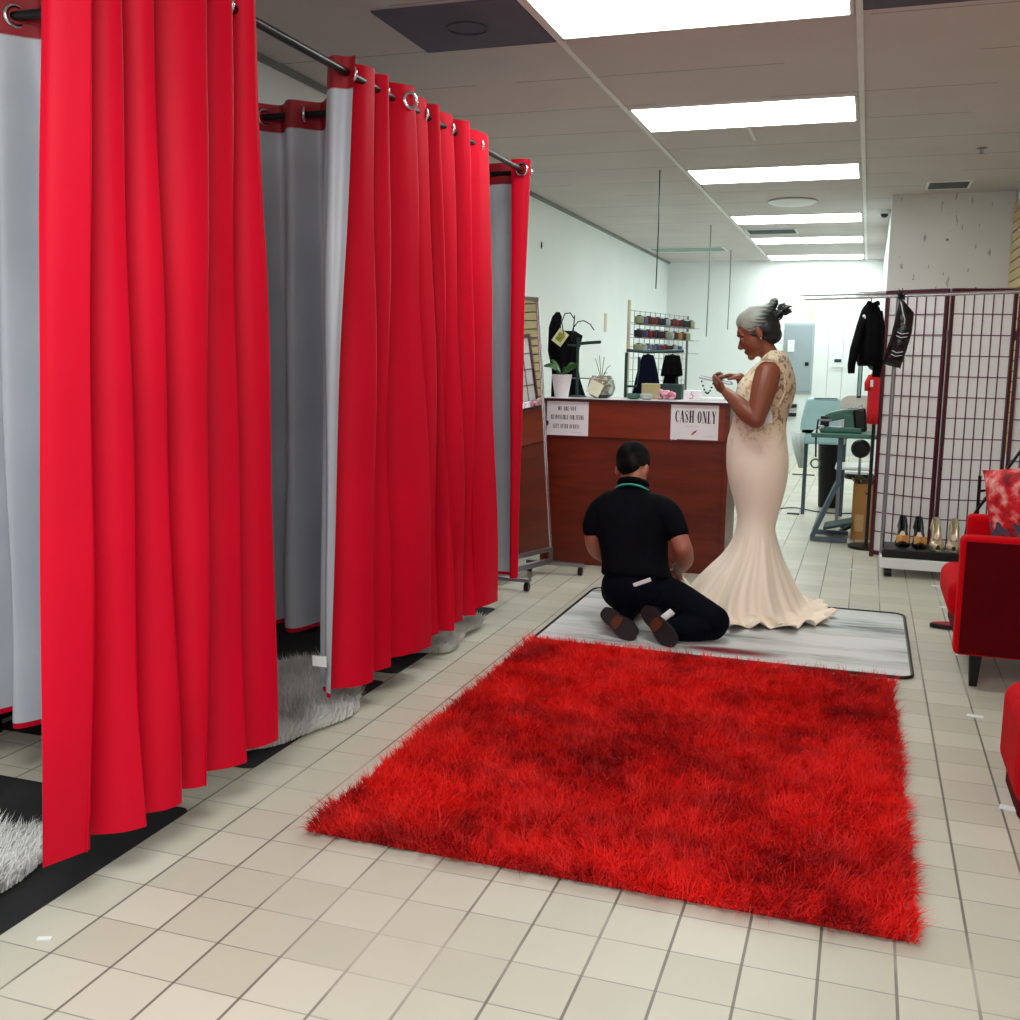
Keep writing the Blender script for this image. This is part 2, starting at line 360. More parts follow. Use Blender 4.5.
# ================================================================ CURTAINS
def catmull(P, n):
    out = []; P = [P[0]]+list(P)+[P[-1]]
    for i in range(1, len(P)-2):
        for k in range(n):
            t = k/n; a, b, c, d = P[i-1:i+3]
            out.append(tuple(.5*(2*b[j]+(c[j]-a[j])*t+(2*a[j]-5*b[j]+4*c[j]-d[j])*t*t+(3*b[j]-a[j]-3*c[j]+d[j])*t**3) for j in range(len(b))))
    out.append(tuple(P[-2])); return out
def chaikin(P, it=3):
    P = [tuple(p) for p in P]
    for _ in range(it):
        Q = [P[0]]
        for a, b in zip(P[:-1], P[1:]):
            Q.append(tuple(.75*u+.25*v for u, v in zip(a, b))); Q.append(tuple(.25*u+.75*v for u, v in zip(a, b)))
        P = Q+[P[-1]]
    return P
def curtain(root, top, bot, zt, zb, lin_side, seed, step=7, band=.10, wr=.010, push=(0, 0), skip=0):
    """top/bot: matching lists of (x,y) plan control points at rod height and at the hem; lin_side: +1/-1 side of the lining"""
    rs = random.Random(seed)
    A = chaikin(top); Bq = chaikin(bot); n = len(A); nz = 34
    ph = [rs.uniform(0, 6.28) for _ in range(6)]
    def pt(i, t, off):
        # t 0 at top, 1 at hem
        e = t**.8
        x = A[i][0]*(1-e)+Bq[i][0]*e; y = A[i][1]*(1-e)+Bq[i][1]*e
        j0, j1 = max(i-1, 0), min(i+1, n-1)
        tx = (A[j1][0]-A[j0][0])*(1-e)+(Bq[j1][0]-Bq[j0][0])*e; ty = (A[j1][1]-A[j0][1])*(1-e)+(Bq[j1][1]-Bq[j0][1])*e
        l = math.hypot(tx, ty) or 1; nx, ny = ty/l, -tx/l          # right-hand normal
        wob = wr*math.sin(t*5+ph[0]+i*.06)*t+wr*.5*math.sin(t*11+ph[1]+i*.05)*min(1, t*3)
        z = zt+(zb-zt)*t
        pk = 0 if off == 0 else max(0, min(1, (i-skip)/8))
        return Vector((x+nx*(off+wob)+push[0]*pk, y+ny*(off+wob)+push[1]*pk, z))
    F = [[pt(i, k/nz, 0) for i in range(n)] for k in range(nz+1)]
    MB().grid(F).build('cloth', 'red', root, smooth=True, recalc=False)
    t0 = band/(zt-zb); o = .0016*lin_side
    F = [[pt(i, t0+(1-t0-.008)*k/nz, o) for i in range(n)] for k in range(nz+1)]
    MB().grid(F).build('lining', 'lining', root, smooth=True, recalc=False)
    F = [[pt(i, t0*k/3*1.02, o) for i in range(n)] for k in range(4)]
    MB().grid(F).build('header_band', 'redband', root, smooth=True, recalc=False)
    return pt, n
RX, RZ, RT = -1.62, 2.135, 2.185
def zig(y0, y1, n, x_out, x_in, start_out, rs, jit=.25, lean=.0):
    """plan points zig-zagging between x_in and x_out while advancing in y"""
    P = []; st = start_out
    for i in range(2*n+1):
        f = i/(2*n); y = y0+(y1-y0)*f; d = (y1-y0)/(2*n)
        y += rs.uniform(-jit, jit)*d if 0 < i < 2*n else 0
        xo = x_out if st else x_in
        xo += rs.uniform(-.012, .012)
        # rounded extremum: two points
        P.append((xo, y-d*.16+lean)); P.append((xo, y+d*.16+lean)); st = not st
    return P
def rod(name, a, b, lab):
    r = empty(name, a, lab, 'curtain rod')
    MB().tube([a, b], .0125, 12).build('pole', 'black', r, smooth='auto')
    for p, q in ((a, b), (b, a)):
        d = (Vector(p)-Vector(q)).normalized()
        MB().tube([Vector(p)-d*.01, Vector(p)+d*.012], .019, 12).build('end_cap', 'black', r, smooth='auto')
rod('curtain_rod', (RX, .9, RZ), (RX, 4.93, RZ), 'long black curtain rod running along the front of the changing booths')
for y, lab in ((2.37, 'short black cross rod at the left edge carrying the partition curtain of the nearest booth'), (3.6, 'short black cross rod behind the second red curtain'), (4.96, 'short black cross rod at the far end of the booths')):
    rod('curtain_rod', (RX-.03, y, RZ), (-2.73, y, RZ), lab)
def grommets(root, pts):
    for p, ax in pts: MB().ring(p, ax, .026, .0065).build('grommet', 'chrome', root, smooth=True)
# nearest front curtain
rs = random.Random(3)
c1 = empty('red_curtain', (RX, 2.1, .1), 'nearest long red grommet curtain hanging at the left of the photo', 'curtain', 'red booth curtains')
ys = [1.75, 1.90, 1.97, 2.05, 2.13, 2.22, 2.31, 2.40, 2.50, 2.60]
top = [(RX-0.050, 1.880), (RX-0.020, 1.866), (RX+0.030, 1.925), (RX+0.034, 1.932), (RX-0.077, 1.944), (RX-0.077, 1.960), (RX-0.005, 1.996), (RX+0.012, 2.022), (RX+0.012, 2.040), (RX-0.077, 2.046), (RX-0.077, 2.062), (RX+0.003, 2.097), (RX+0.022, 2.122), (RX+0.022, 2.140), (RX-0.088, 2.146), (RX-0.088, 2.162), (RX+0.022, 2.229), (RX+0.048, 2.294), (RX+0.048, 2.312), (RX-0.077, 2.318), (RX-0.077, 2.334), (RX+0.013, 2.380), (RX+0.035, 2.418), (RX+0.035, 2.436), (RX-0.088, 2.442), (RX-0.088, 2.458), (RX+0.016, 2.489), (RX+0.040, 2.509), (RX+0.040, 2.527)]
bot = [(RX-0.035, 1.720), (RX-0.015, 1.753), (RX+0.014, 1.817), (RX+0.018, 1.826), (RX-0.082, 1.838), (RX-0.082, 1.854), (RX+0.019, 1.909), (RX+0.045, 1.959), (RX+0.045, 1.977), (RX-0.082, 1.983), (RX-0.082, 1.999), (RX+0.011, 2.052), (RX+0.035, 2.098), (RX+0.035, 2.116), (RX-0.094, 2.122), (RX-0.094, 2.138), (RX+0.023, 2.182), (RX+0.050, 2.218), (RX+0.050, 2.236), (RX-0.082, 2.242), (RX-0.082, 2.258), (RX+0.015, 2.325), (RX+0.040, 2.389), (RX+0.040, 2.407), (RX-0.094, 2.413), (RX-0.094, 2.429), (RX+0.011, 2.501), (RX+0.035, 2.571), (RX+0.035, 2.589)]
curtain(c1, top, bot, RT, .125, -1, 5, push=(-.009, 0), skip=12)
grommets(c1, [((RX+.0, y, RZ), (.25, 1, 0)) for y in (2.05, 2.152, 2.45)])
# second front curtain (its grey lining shows on the leading fold)
c2 = empty('red_curtain', (RX, 3.8, .1), 'second long red grommet curtain with its pale grey lining folded out at the leading edge', 'curtain', 'red booth curtains')
def folds(segs, y0, y1, n, rs, xo, xi, a0):
    P = list(segs); d = (y1-y0)/n
    for i in range(n):
        y = y0+d*i; s = rs[i]
        P += [(xi, y), (xi, y+d*.14), (RX+xo*a0[i], y+d*(.72+s)), (RX+xo*a0[i], y+d*(.86+s))]
    return P
sh = [.0, -.08, .1, 0, -.05, .06, 0, .04]; am = [1, .75, 1.25, .7, 1, .8, .95, 1]
top = [(RX+0.032, 3.115), (RX+0.000, 3.129), (RX-0.035, 3.089), (RX-0.072, 3.123), (RX-0.072, 3.135), (RX-0.072, 3.151), (RX+0.003, 3.210), (RX+0.020, 3.265), (RX+0.020, 3.283), (RX-0.072, 3.289), (RX-0.072, 3.305), (RX+0.010, 3.334), (RX+0.030, 3.351), (RX+0.030, 3.369), (RX-0.082, 3.375), (RX-0.082, 3.391), (RX+0.025, 3.455), (RX+0.050, 3.514), (RX+0.050, 3.532), (RX-0.072, 3.538), (RX-0.072, 3.554), (RX+0.003, 3.624), (RX+0.020, 3.691), (RX+0.020, 3.709), (RX-0.082, 3.715), (RX-0.082, 3.731), (RX+0.014, 3.761), (RX+0.035, 3.779), (RX+0.035, 3.797), (RX-0.072, 3.803), (RX-0.072, 3.819), (RX+0.003, 3.885), (RX+0.020, 3.948), (RX+0.020, 3.966), (RX-0.082, 3.972), (RX-0.082, 3.988), (RX+0.021, 4.033), (RX+0.045, 4.069), (RX+0.045, 4.087), (RX-0.072, 4.093), (RX-0.072, 4.109), (RX+0.010, 4.213), (RX+0.030, 4.322), (RX+0.030, 4.340)]
bot = [(RX+0.000, 2.973), (RX-0.010, 2.971), (RX-0.030, 2.980), (RX-0.040, 3.018), (RX-0.072, 3.030), (RX-0.072, 3.046), (RX+0.025, 3.115), (RX+0.050, 3.181), (RX+0.050, 3.199), (RX-0.072, 3.205), (RX-0.072, 3.221), (RX+0.010, 3.293), (RX+0.030, 3.363), (RX+0.030, 3.381), (RX-0.082, 3.387), (RX-0.082, 3.403), (RX+0.029, 3.535), (RX+0.055, 3.678), (RX+0.055, 3.696), (RX-0.072, 3.702), (RX-0.072, 3.718), (RX+0.003, 3.788), (RX+0.020, 3.855), (RX+0.020, 3.873), (RX-0.082, 3.879), (RX-0.082, 3.895), (RX+0.021, 3.917), (RX+0.045, 3.925), (RX+0.045, 3.943), (RX-0.072, 3.949), (RX-0.072, 3.965), (RX+0.010, 4.035), (RX+0.030, 4.102), (RX+0.030, 4.120), (RX-0.082, 4.126), (RX-0.082, 4.142), (RX+0.021, 4.181), (RX+0.045, 4.210), (RX+0.045, 4.228), (RX-0.072, 4.234), (RX-0.072, 4.250), (RX+0.010, 4.372), (RX+0.030, 4.503), (RX+0.030, 4.521)]
curtain(c2, top, bot, RT, .125, -1, 8, push=(-.009, 0), skip=32)
grommets(c2, [((RX, 3.13, RZ), (.2, 1, 0)), ((RX+.046, 3.50, RZ), (1, -.62, 0)), ((RX, 3.37, RZ), (.2, 1, 0)), ((RX, 3.71, RZ), (.35, 1, 0)), ((RX, 3.80, RZ), (.4, 1, 0)), ((RX, 3.97, RZ), (.35, 1, 0)), ((RX, 4.09, RZ), (.4, 1, 0)), ((RX, 4.30, RZ), (.3, 1, 0))])
tag(MB().box((RX-.02, 2.935, .26), (.05, .004, .035)).build('care_tag', 'white', c2), 'white care tag')
# far end curtain: partition plus the red leading flap turned to the camera
c3 = empty('red_curtain', (RX, 4.95, .1), 'narrow far red curtain turned around the end of the rod beside the rolling mirror', 'curtain', 'red booth curtains')
top = [(-2.70, 4.98), (-2.55, 4.93), (-2.4, 4.98), (-2.25, 4.93), (-2.1, 4.98), (-1.98, 4.94), (-1.86, 4.99), (-1.76, 4.95), (-1.66, 4.97), (RX+.0, 4.97), (RX+.042, 4.92), (RX+.032, 4.885), (RX-.03, 4.875), (RX-.05, 4.88)]
bot = [(-2.70, 4.98), (-2.55, 4.90), (-2.4, 4.98), (-2.25, 4.90), (-2.1, 4.98), (-1.98, 4.92), (-1.86, 4.98), (-1.76, 4.94), (-1.70, 4.95), (-1.65, 4.94), (-1.612, 4.91), (-1.617, 4.885), (-1.635, 4.875), (-1.645, 4.88)]
curtain(c3, top, bot, RT, .155, 1, 4, wr=.006)
grommets(c3, [((RX+.008, 4.868, RZ), (.1, 1, 0)), ((RX+.0, 4.97, RZ), (.1, 1, 0)), ((-1.9, 4.96, RZ), (1, .4, 0))])
# partition curtains, lining to the camera
for y, lab, sd in ((2.37, 'grey lined partition curtain at the left edge behind the nearest red curtain', 11), (3.6, 'grey lined partition curtain seen between the first and second red curtains', 12)):
    r = empty('partition_curtain', (-2.2, y, .15), lab, 'curtain', 'grey lined partition curtains'); rs = random.Random(sd)
    P = []; x = -2.70
    while x < -1.73:
        P.append((x, y+.035)); P.append((x+.03, y+.04)); P.append((x+.085, y-.035)); P.append((x+.115, y-.03)); x += .17
    Q = [(a+rs.uniform(-.015, .015), b+(.05 if b > y else -.05)) for a, b in P]
    curtain(r, P, Q, RT, .17, 1, sd)
    grommets(r, [((xx, y, RZ), (1, .45 if i % 2 else -.45, 0)) for i, xx in enumerate([-2.56, -2.39, -2.22, -2.05, -1.88])])

# ================================================================ PILE (rugs)
def pile(name, m, pos, nrm_len, width, lean, curl, parent=None, colattr=None):
    """pos (n,3) roots; blades of 5 verts. lean (n,2) horizontal lean vectors"""
    n = len(pos); a = rng.uniform(0, 2*PI, n); w = np.stack([np.cos(a), np.sin(a), 0*a], 1)*(width*rng.uniform(.7, 1.3, n))[:, None]/2
    Ln = nrm_len*rng.uniform(.7, 1.25, n); l3 = np.concatenate([lean, np.zeros((n, 1))], 1)
    up = np.array([0, 0, 1.])
    mid = pos+(up*.55+l3*.35)*Ln[:, None]; tip = pos+(up*(.85)+l3*1.0)*Ln[:, None]+rng.normal(0, curl, (n, 3))*Ln[:, None]
    tip[:, 2] = np.maximum(tip[:, 2], pos[:, 2]+.004)
    V = np.stack([pos-w, pos+w, mid-w*.8, mid+w*.8, tip], 1).reshape(-1, 3)
    b = np.arange(n)*5
    me = bpy.data.meshes.new(name)
    me.vertices.add(n*5); me.vertices.foreach_set('co', V.ravel())
    q = np.stack([b, b+1, b+3, b+2], 1); t = np.stack([b+2, b+3, b+4], 1)
    loops = np.concatenate([q, t], 1).ravel(); me.loops.add(len(loops)); me.loops.foreach_set('vertex_index', loops)
    me.polygons.add(n*2); st = np.stack([np.arange(n)*7, np.arange(n)*7+4], 1).ravel(); me.polygons.foreach_set('loop_start', st)
    me.update(); me.validate()
    at = me.color_attributes.new('tint', 'FLOAT_COLOR', 'POINT')
    c = colattr if colattr is not None else rng.uniform(0, 1, n)
    cc = np.repeat(c, 5); arr = np.stack([cc, np.tile(np.array([0, 0, .5, .5, 1.]), n), cc, np.ones(n*5)], 1); at.data.foreach_set('color', arr.ravel())
    me.materials.append(M[m] if isinstance(m, str) else m)
    o = bpy.data.objects.new(name, me); COL.objects.link(o)
    if parent: o.parent = parent; o.matrix_parent_inverse = Matrix.Translation(-parent.location)
    return o
def pile_mat(name, dark, light, root_dark=.5, rough=.6):
    m, N, L, B = new_mat(name); a = N.new('ShaderNodeVertexColor'); a.layer_name = 'tint'; s = N.new('ShaderNodeSeparateColor'); L.new(a.outputs[0], s.inputs[0])
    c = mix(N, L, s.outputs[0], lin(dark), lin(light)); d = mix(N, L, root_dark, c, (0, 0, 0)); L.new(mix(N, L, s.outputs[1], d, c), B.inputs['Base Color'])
    B.inputs['Roughness'].default_value = rough; B.inputs['Specular IOR Level'].default_value = .25; return m
def vnoise(x, y, s, seed):
    r = np.random.default_rng(seed); G = r.uniform(-1, 1, (64, 64)); u = x*s+17; v = y*s+11
    i = np.floor(u).astype(int); j = np.floor(v).astype(int); fu = u-i; fv = v-j; fu = fu*fu*(3-2*fu); fv = fv*fv*(3-2*fv)
    g = lambda a, b: G[a % 64, b % 64]
    return (g(i, j)*(1-fu)+g(i+1, j)*fu)*(1-fv)+(g(i, j+1)*(1-fu)+g(i+1, j+1)*fu)*fv
def rrect(x0, x1, y0, y1, r, n=6):
    P = []
    for cx, cy, a in ((x1-r, y1-r, 0), (x0+r, y1-r, 90), (x0+r, y0+r, 180), (x1-r, y0+r, 270)):
        for k in range(n+1): q = math.radians(a+90*k/n); P.append((cx+r*math.cos(q), cy+r*math.sin(q)))
    return P
# red shag rug
A, Bc, C, D = (-1.335, 4.30), (.160, 4.245), (.172, 2.275), (-1.325, 2.29)
rug = empty('shag_rug', (-.58, 3.28, 0), 'large bright red shaggy pile rug in the middle of the floor', 'rug')
ins = lambda q: (-.58+(q[0]+.58)*.972, 3.28+(q[1]-3.28)*.98)
bk = MB().prism([ins(q) for q in (D, C, Bc, A)], .001, .009).build('backing', mat('rug backing', (110, 2, 6), .9), rug)
n = 210000; u = rng.uniform(0, 1, n); v = rng.uniform(0, 1, n)
px = (1-v)*((1-u)*D[0]+u*C[0])+v*((1-u)*A[0]+u*Bc[0]); py = (1-v)*((1-u)*D[1]+u*C[1])+v*((1-u)*A[1]+u*Bc[1])
lx = vnoise(px, py, 5, 1)*.3+vnoise(px, py, 16, 2)*.4+vnoise(px, py, 45, 8)*.6; ly = vnoise(px, py, 5, 3)*.3+vnoise(px, py, 16, 4)*.4+vnoise(px, py, 45, 9)*.6
t = .72+.34*vnoise(px, py, 3.0, 5)+.38*vnoise(px, py, 7.5, 6)+.28*vnoise(px, py, 19, 7)+rng.uniform(-.25, .25, n)
eb = np.minimum(np.minimum(u, 1-u), np.minimum(v, 1-v)); ed = np.clip(1-eb/.015, 0, 1)
lx += np.where(u < .5, -1, 1)*(np.minimum(u, 1-u) < .012)*.5; ly += np.where(v < .5, -1, 1)*(np.minimum(v, 1-v) < .012)*.5
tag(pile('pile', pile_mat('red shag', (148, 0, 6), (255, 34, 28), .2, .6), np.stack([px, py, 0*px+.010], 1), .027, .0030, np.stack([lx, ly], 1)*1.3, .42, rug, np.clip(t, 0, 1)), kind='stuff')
# white fur rugs under the curtains
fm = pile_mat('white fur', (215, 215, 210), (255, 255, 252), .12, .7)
def fur(cx, cy, rx, ry, n, lab, seed, ln=.042, rot=0):
    r = empty('fur_rug', (cx, cy, 0), lab, 'rug', 'white fur rugs'); g = np.random.default_rng(seed)
    ph = g.uniform(0, 6.28, 4)
    def rad(a): return 1+.10*np.sin(3*a+ph[0])+.08*np.sin(5*a+ph[1])+.05*np.sin(9*a+ph[2])
    aa = np.linspace(0, 2*PI, 49)[:-1]; poly = [(cx+rx*.93*rad(q)*math.cos(q), cy+ry*.93*rad(q)*math.sin(q)) for q in aa]
    MB().prism(poly, .001, .012).build('hide', mat('fur hide', (150, 150, 142), .9), r)
    a = g.uniform(0, 2*PI, n); q = np.sqrt(g.uniform(0, 1, n)); x = cx+rx*q*rad(a)*np.cos(a); y = cy+ry*q*rad(a)*np.sin(a)
    lxx = vnoise(x, y, 9, seed)*.8+q*np.cos(a)*.5; lyy = vnoise(x, y, 9, seed+1)*.8+q*np.sin(a)*.5
    t = np.clip(.55+.5*vnoise(x, y, 7, seed+2)+g.uniform(-.2, .2, n), 0, 1)
    tag(pile('fur', fm, np.stack([x, y, 0*x+.008], 1), ln, .0034, np.stack([lxx, lyy], 1), .24, r, t), kind='stuff')
fur(-2.06, 1.62, .26, .42, 30000, 'white fur rug at the left edge under the nearest booth curtain', 21)
fur(-1.95, 3.12, .27, .56, 46000, 'longest white fur rug showing between the first and second curtains', 22)
fur(-1.86, 4.22, .25, .33, 26000, 'white fur rug under the far half of the second curtain', 23)
for y0_, y1_, lab in ((1.30, 2.32, 'black sheet as painted shade in the nearest booth under the fur rug'), (2.62, 3.56, 'black sheet as painted shade in the booth behind the first curtain gap'), (3.66, 4.85, 'black sheet as painted shade in the booth behind the second curtain')):  # added black sheets, their dark colour stands in for shade under the curtains
    r = empty('booth_shade', (-2.15, (y0_+y1_)/2, 0), lab, 'mat', 'black booth shade sheets')
    MB().prism(rrect(-2.70, -1.70, y0_, y1_, .03), .0002, .0009).build('flat_surface', mat('black shade sheet', (26, 27, 28), .8, var=.3), r)
# grey streaked mat
def mat_mat():
    m, N, L, B = new_mat('streaked mat'); g = N.new('ShaderNodeNewGeometry'); mp = N.new('ShaderNodeMapping'); mp.inputs['Scale'].default_value = (.9, 5.5, 1); mp.inputs['Rotation'].default_value = (0, 0, .10); L.new(g.outputs['Position'], mp.inputs[0])
    n1 = N.new('ShaderNodeTexNoise'); n1.inputs['Scale'].default_value = 1.3; n1.inputs['Detail'].default_value = 7; n1.inputs['Roughness'].default_value = .62; L.new(mp.outputs[0], n1.inputs[0])
    r = N.new('ShaderNodeValToRGB'); L.new(n1.outputs[0], r.inputs[0]); e = r.color_ramp.elements; e[0].position = .27; e[0].color = (*lin((50, 52, 56)), 1); e[1].position = .56; e[1].color = (*lin((216, 219, 217)), 1)
    k = e.new(.37); k.color = (*lin((140, 146, 146)), 1); k = e.new(.44); k.color = (*lin((188, 194, 190)), 1)
    sp = N.new('ShaderNodeSeparateXYZ'); L.new(g.outputs['Position'], sp.inputs[0])
    # crimson brush stroke near the kneeling man
    dx = mth(N, L, 'DIVIDE', mth(N, L, 'ADD', sp.outputs[0], .50), .24); dy = mth(N, L, 'DIVIDE', mth(N, L, 'SUBTRACT', sp.outputs[1], 4.47), .055)
    d = mth(N, L, 'ADD', mth(N, L, 'MULTIPLY', dx, dx), mth(N, L, 'MULTIPLY', dy, dy)); s = mth(N, L, 'SUBTRACT', 1.15, d, True)
    col = mix(N, L, s, r.outputs[0], lin((120, 18, 40)))
    L.new(col, B.inputs['Base Color']); B.inputs['Roughness'].default_value = .75; return m
gm = empty('floor_mat', (-.56, 4.9, 0), 'pale grey streaked mat with black binding under the woman and the kneeling man', 'mat')
MB().prism(rrect(-1.345, .235, 4.345, 5.475, .05), .0005, .008).build('flat_surface', mat_mat(), gm)
P = rrect(-1.352, .242, 4.338, 5.482, .055); P.append(P[0]); P.append(P[1])
MB().tube([(x, y, .0075) for x, y in P], .007, 8).build('binding', 'black', gm, smooth=True)
# ================================================================ LETTERING (high-contrast serif capitals drawn as polygons)
def glyph(ch):
    TK, TN = .23, .06; P = []
    def box(x0, y0, x1, y1): P.append([(x0, y0), (x1, y0), (x1, y1), (x0, y1)])
    def stem(x, w=TK, y0=0, y1=1, s=.06, sb=True, st=True):
        box(x, y0, x+w, y1)
        if sb: box(x-s, y0, x+w+s, y0+TN*.8)
        if st: box(x-s, y1-TN*.8, x+w+s, y1)
    def diag(x0, y0, x1, y1, w): P.append([(x0, y0), (x0+w, y0), (x1+w, y1), (x1, y1)])
    def arc(cx, cy, rx, ry, a0, a1, tk=TK, n=14, l=1, r=1):
        for k in range(n):
            q = []
            for a, o in ((a0+(a1-a0)*k/n, 1), (a0+(a1-a0)*(k+1)/n, 1), (a0+(a1-a0)*(k+1)/n, 0), (a0+(a1-a0)*k/n, 0)):
                c, s = math.cos(math.radians(a)), math.sin(math.radians(a)); t = tk if (c > 0 and r) or (c < 0 and l) else TN
                q.append((cx+(rx if o else rx-t)*c, cy+(ry if o else ry-TN)*s))
            P.append(q)
    W = .62
    if ch == 'C': arc(.33, .5, .33, .5, 45, 315, r=0); box(.56, .66, .60, .9); W = .62
    elif ch == 'O': arc(.34, .5, .34, .5, 0, 360, n=24); W = .68
    elif ch == '0': arc(.26, .5, .26, .5, 0, 360, n=20); W = .52
    elif ch == 'D': stem(.06, sb=True); arc(.2, .5, .42, .5, -90, 90); W = .62
    elif ch == 'A': diag(.06, 0, .30, 1, TN); diag(.44, 0, .24, 1, TK); box(.14, .3, .5, .345); box(0, 0, .18, .035); box(.36, 0, .70, .035); W = .68
    elif ch == 'S':
        arc(.27, .74, .25, .26, 40, 200, tk=TN*1.6); arc(.27, .26, .25, .26, -140, 20, tk=TN*1.6); diag(.34, .22, .04, .72, TK*.95); box(.46, .7, .5, .92); box(.03, .08, .07, .3); W = .54
    elif ch == 'H': stem(.06); stem(.46); box(.2, .48, .5, .525); W = .70
    elif ch == 'N': stem(.08, TN, sb=True); diag(.48, 0, .08, 1, TK); stem(.60, TN, sb=False); W = .72
    elif ch == 'L': stem(.06); box(.06, 0, .5, TN); P.append([(.46, 0), (.52, 0), (.54, .26), (.51, .26)]); W = .56
    elif ch == 'Y': stem(.27, y1=.5, st=False); diag(.27, .48, .04, 1, TK); diag(.40, .48, .60, 1, TN); box(-.02, .965, .28, 1); box(.5, .965, .72, 1); W = .68
    elif ch == 'E': stem(.06); box(.06, 0, .48, TN); box(.06, .48, .4, .525); box(.06, .955, .48, 1); box(.45, 0, .49, .22); box(.45, .78, .49, 1); box(.37, .38, .4, .62); W = .54
    elif ch == 'F': stem(.06); box(.06, .48, .4, .525); box(.06, .955, .48, 1); box(.45, .76, .49, 1); W = .52
    elif ch == 'R': stem(.06); arc(.2, .75, .34, .25, -90, 90); diag(.40, 0, .24, .5, TK); box(.4, 0, .66, .035); W = .66
    elif ch == 'P': stem(.06); arc(.2, .73, .34, .27, -90, 90); W = .58
    elif ch == 'B': stem(.06); arc(.2, .75, .30, .25, -90, 90); arc(.2, .26, .36, .26, -90, 90); W = .6
    elif ch == 'T': stem(.24, st=False); box(0, .955, .64, 1); box(0, .75, .04, 1); box(.6, .75, .64, 1); W = .66
    elif ch == 'I': stem(.08); W = .34
    elif ch == 'M': stem(.08, TN); diag(.34, 0, .08, 1, TK); diag(.36, 0, .60, 1, TN); stem(.62); W = .86
    elif ch == 'W': diag(.20, 0, .0, 1, TK); diag(.28, 0, .42, 1, TN); diag(.56, 0, .36, 1, TK); diag(.64, 0, .80, 1, TN); W = .86
    elif ch == '3': arc(.24, .75, .24, .25, -90, 150, l=0); arc(.24, .26, .26, .26, -150, 90, l=0); W = .54
    else: W = .34
    return P, W
def lettering(text, cx, y, cz, h, width, parent, m='ink'):
    """text on a plane facing -Y, centred at cx, baseline cz, fitted to a width"""
    b = MB(); x = 0; L = []
    for ch in text:
        P, w = glyph(ch); L.append((x, P)); x += w+.10
    x -= .10; sx = width/x; k = 0
    for ox, P in L:
        for q in P:
            k += 1; yy = y-.00004*(k % 7)
            b._add([(cx-width/2+(ox+a)*sx, yy, cz+c*h) for a, c in q], [tuple(range(len(q)))])
    return b.build('lettering', m, parent, recalc=False)

# ================================================================ COUNTER
def wood_mat(name, a, b, st=(1.2, 1, 9)):
    m, N, L, B = new_mat(name); g = N.new('ShaderNodeNewGeometry'); mp = N.new('ShaderNodeMapping'); mp.inputs['Scale'].default_value = st; L.new(g.outputs['Position'], mp.inputs[0])
    n1 = N.new('ShaderNodeTexNoise'); n1.inputs['Scale'].default_value = 2.2; n1.inputs['Detail'].default_value = 8; n1.inputs['Distortion'].default_value = .6; L.new(mp.outputs[0], n1.inputs[0])
    L.new(mix(N, L, n1.outputs[0], lin(a), lin(b)), B.inputs['Base Color']); B.inputs['Roughness'].default_value = .32; return m
M['cherry'] = wood_mat('cherry veneer', (62, 18, 8), (136, 50, 26))
M['cherrytop'] = wood_mat('cherry veneer upper', (96, 30, 14), (160, 62, 34))
CY = 6.1; xl, xr = -1.86, -.735
ct = empty('service_counter', ((xl+xr)/2, CY+.3, 0), 'dark cherry wood service counter with two paper signs on its front', 'counter')
MB().box(((xl+xr)/2, CY+.030, .40), (xr-xl-.05, .02, .80)).build('lower_panel', 'cherry', ct)
MB().box(((xl+xr)/2, CY+.012, .895), (xr-xl-.05, .03, .215)).build('upper_fascia', 'cherrytop', ct, bevel=.003)
for x in (xl+.015, xr-.015): MB().box((x, CY+.205, .5), (.03, .42, 1.0)).build('end_panel', 'cherry', ct, bevel=.002)
MB().box(((xl+xr)/2, CY+.19, 1.006), (xr-xl+.02, .44, .016)).build('worktop', mat('dark edged white worktop', (206, 202, 204), .35), ct, bevel=.002)
MB().box(((xl+xr)/2, CY-.028, 1.006), (xr-xl+.02, .006, .017)).build('worktop_edge', mat('dark worktop edge', (58, 22, 30), .4), ct)
MB().box(((xl+xr)/2, CY+.045, .03), (xr-xl-.06, .01, .06)).build('kick_board', mat('kick board', (40, 12, 6), .5), ct)
SY = CY-.0055
def sign(x0, x1, z0, z1, lab, tilt=0):
    r = empty('paper_sign', ((x0+x1)/2, SY, z0), lab, 'sign', 'paper signs taped to the counter front')
    MB().box(((x0+x1)/2, SY, (z0+z1)/2), (x1-x0, .003, z1-z0)).build('sheet', 'paper', r); return [c for c in r.children][0]
s1 = sign(-1.832, -1.572, .792, .998, 'white paper sign about items left after 30 days, at the left end of the counter')
sy = SY-.0019
lettering('WE ARE NOT', -1.705, sy, .942, .024, .115, s1)
lettering('RESPONSIBLE FOR ITEMS', -1.702, sy, .888, .027, .205, s1)
lettering('LEFT AFTER 30 DAYS', -1.708, sy, .835, .025, .165, s1)
b = MB()
for i in range(7): b.bar((-1.678+i*.010, sy, .812), (-1.671+i*.010, sy, .8125), .0012)
b.build('fine_print', 'greyink', s1)
s2 = sign(-1.076, -.800, .796, 1.008, 'white paper sign reading CASH ONLY in large black letters')
b = MB(); e2 = [(-1.076, .80), (-1.07, .789), (-1.058, .794), (-1.045, .790), (-1.03, .797)]
b.prism([(x, z) for x, z in e2], SY-.001, SY+.001, lambda p: Vector((p[0], p[2], p[1]))).build('torn_corner', 'paper', s2)
lettering('CASH', -.9965, sy, .894, .070, .108, s2); lettering('ONLY', -.8685, sy, .892, .070, .106, s2)
b = MB()
for i in range(6): b.bar((-.985+i*.013, sy, .872), (-.977+i*.013, sy, .872), .0022)
b.build('fine_print', 'greyink', s2)
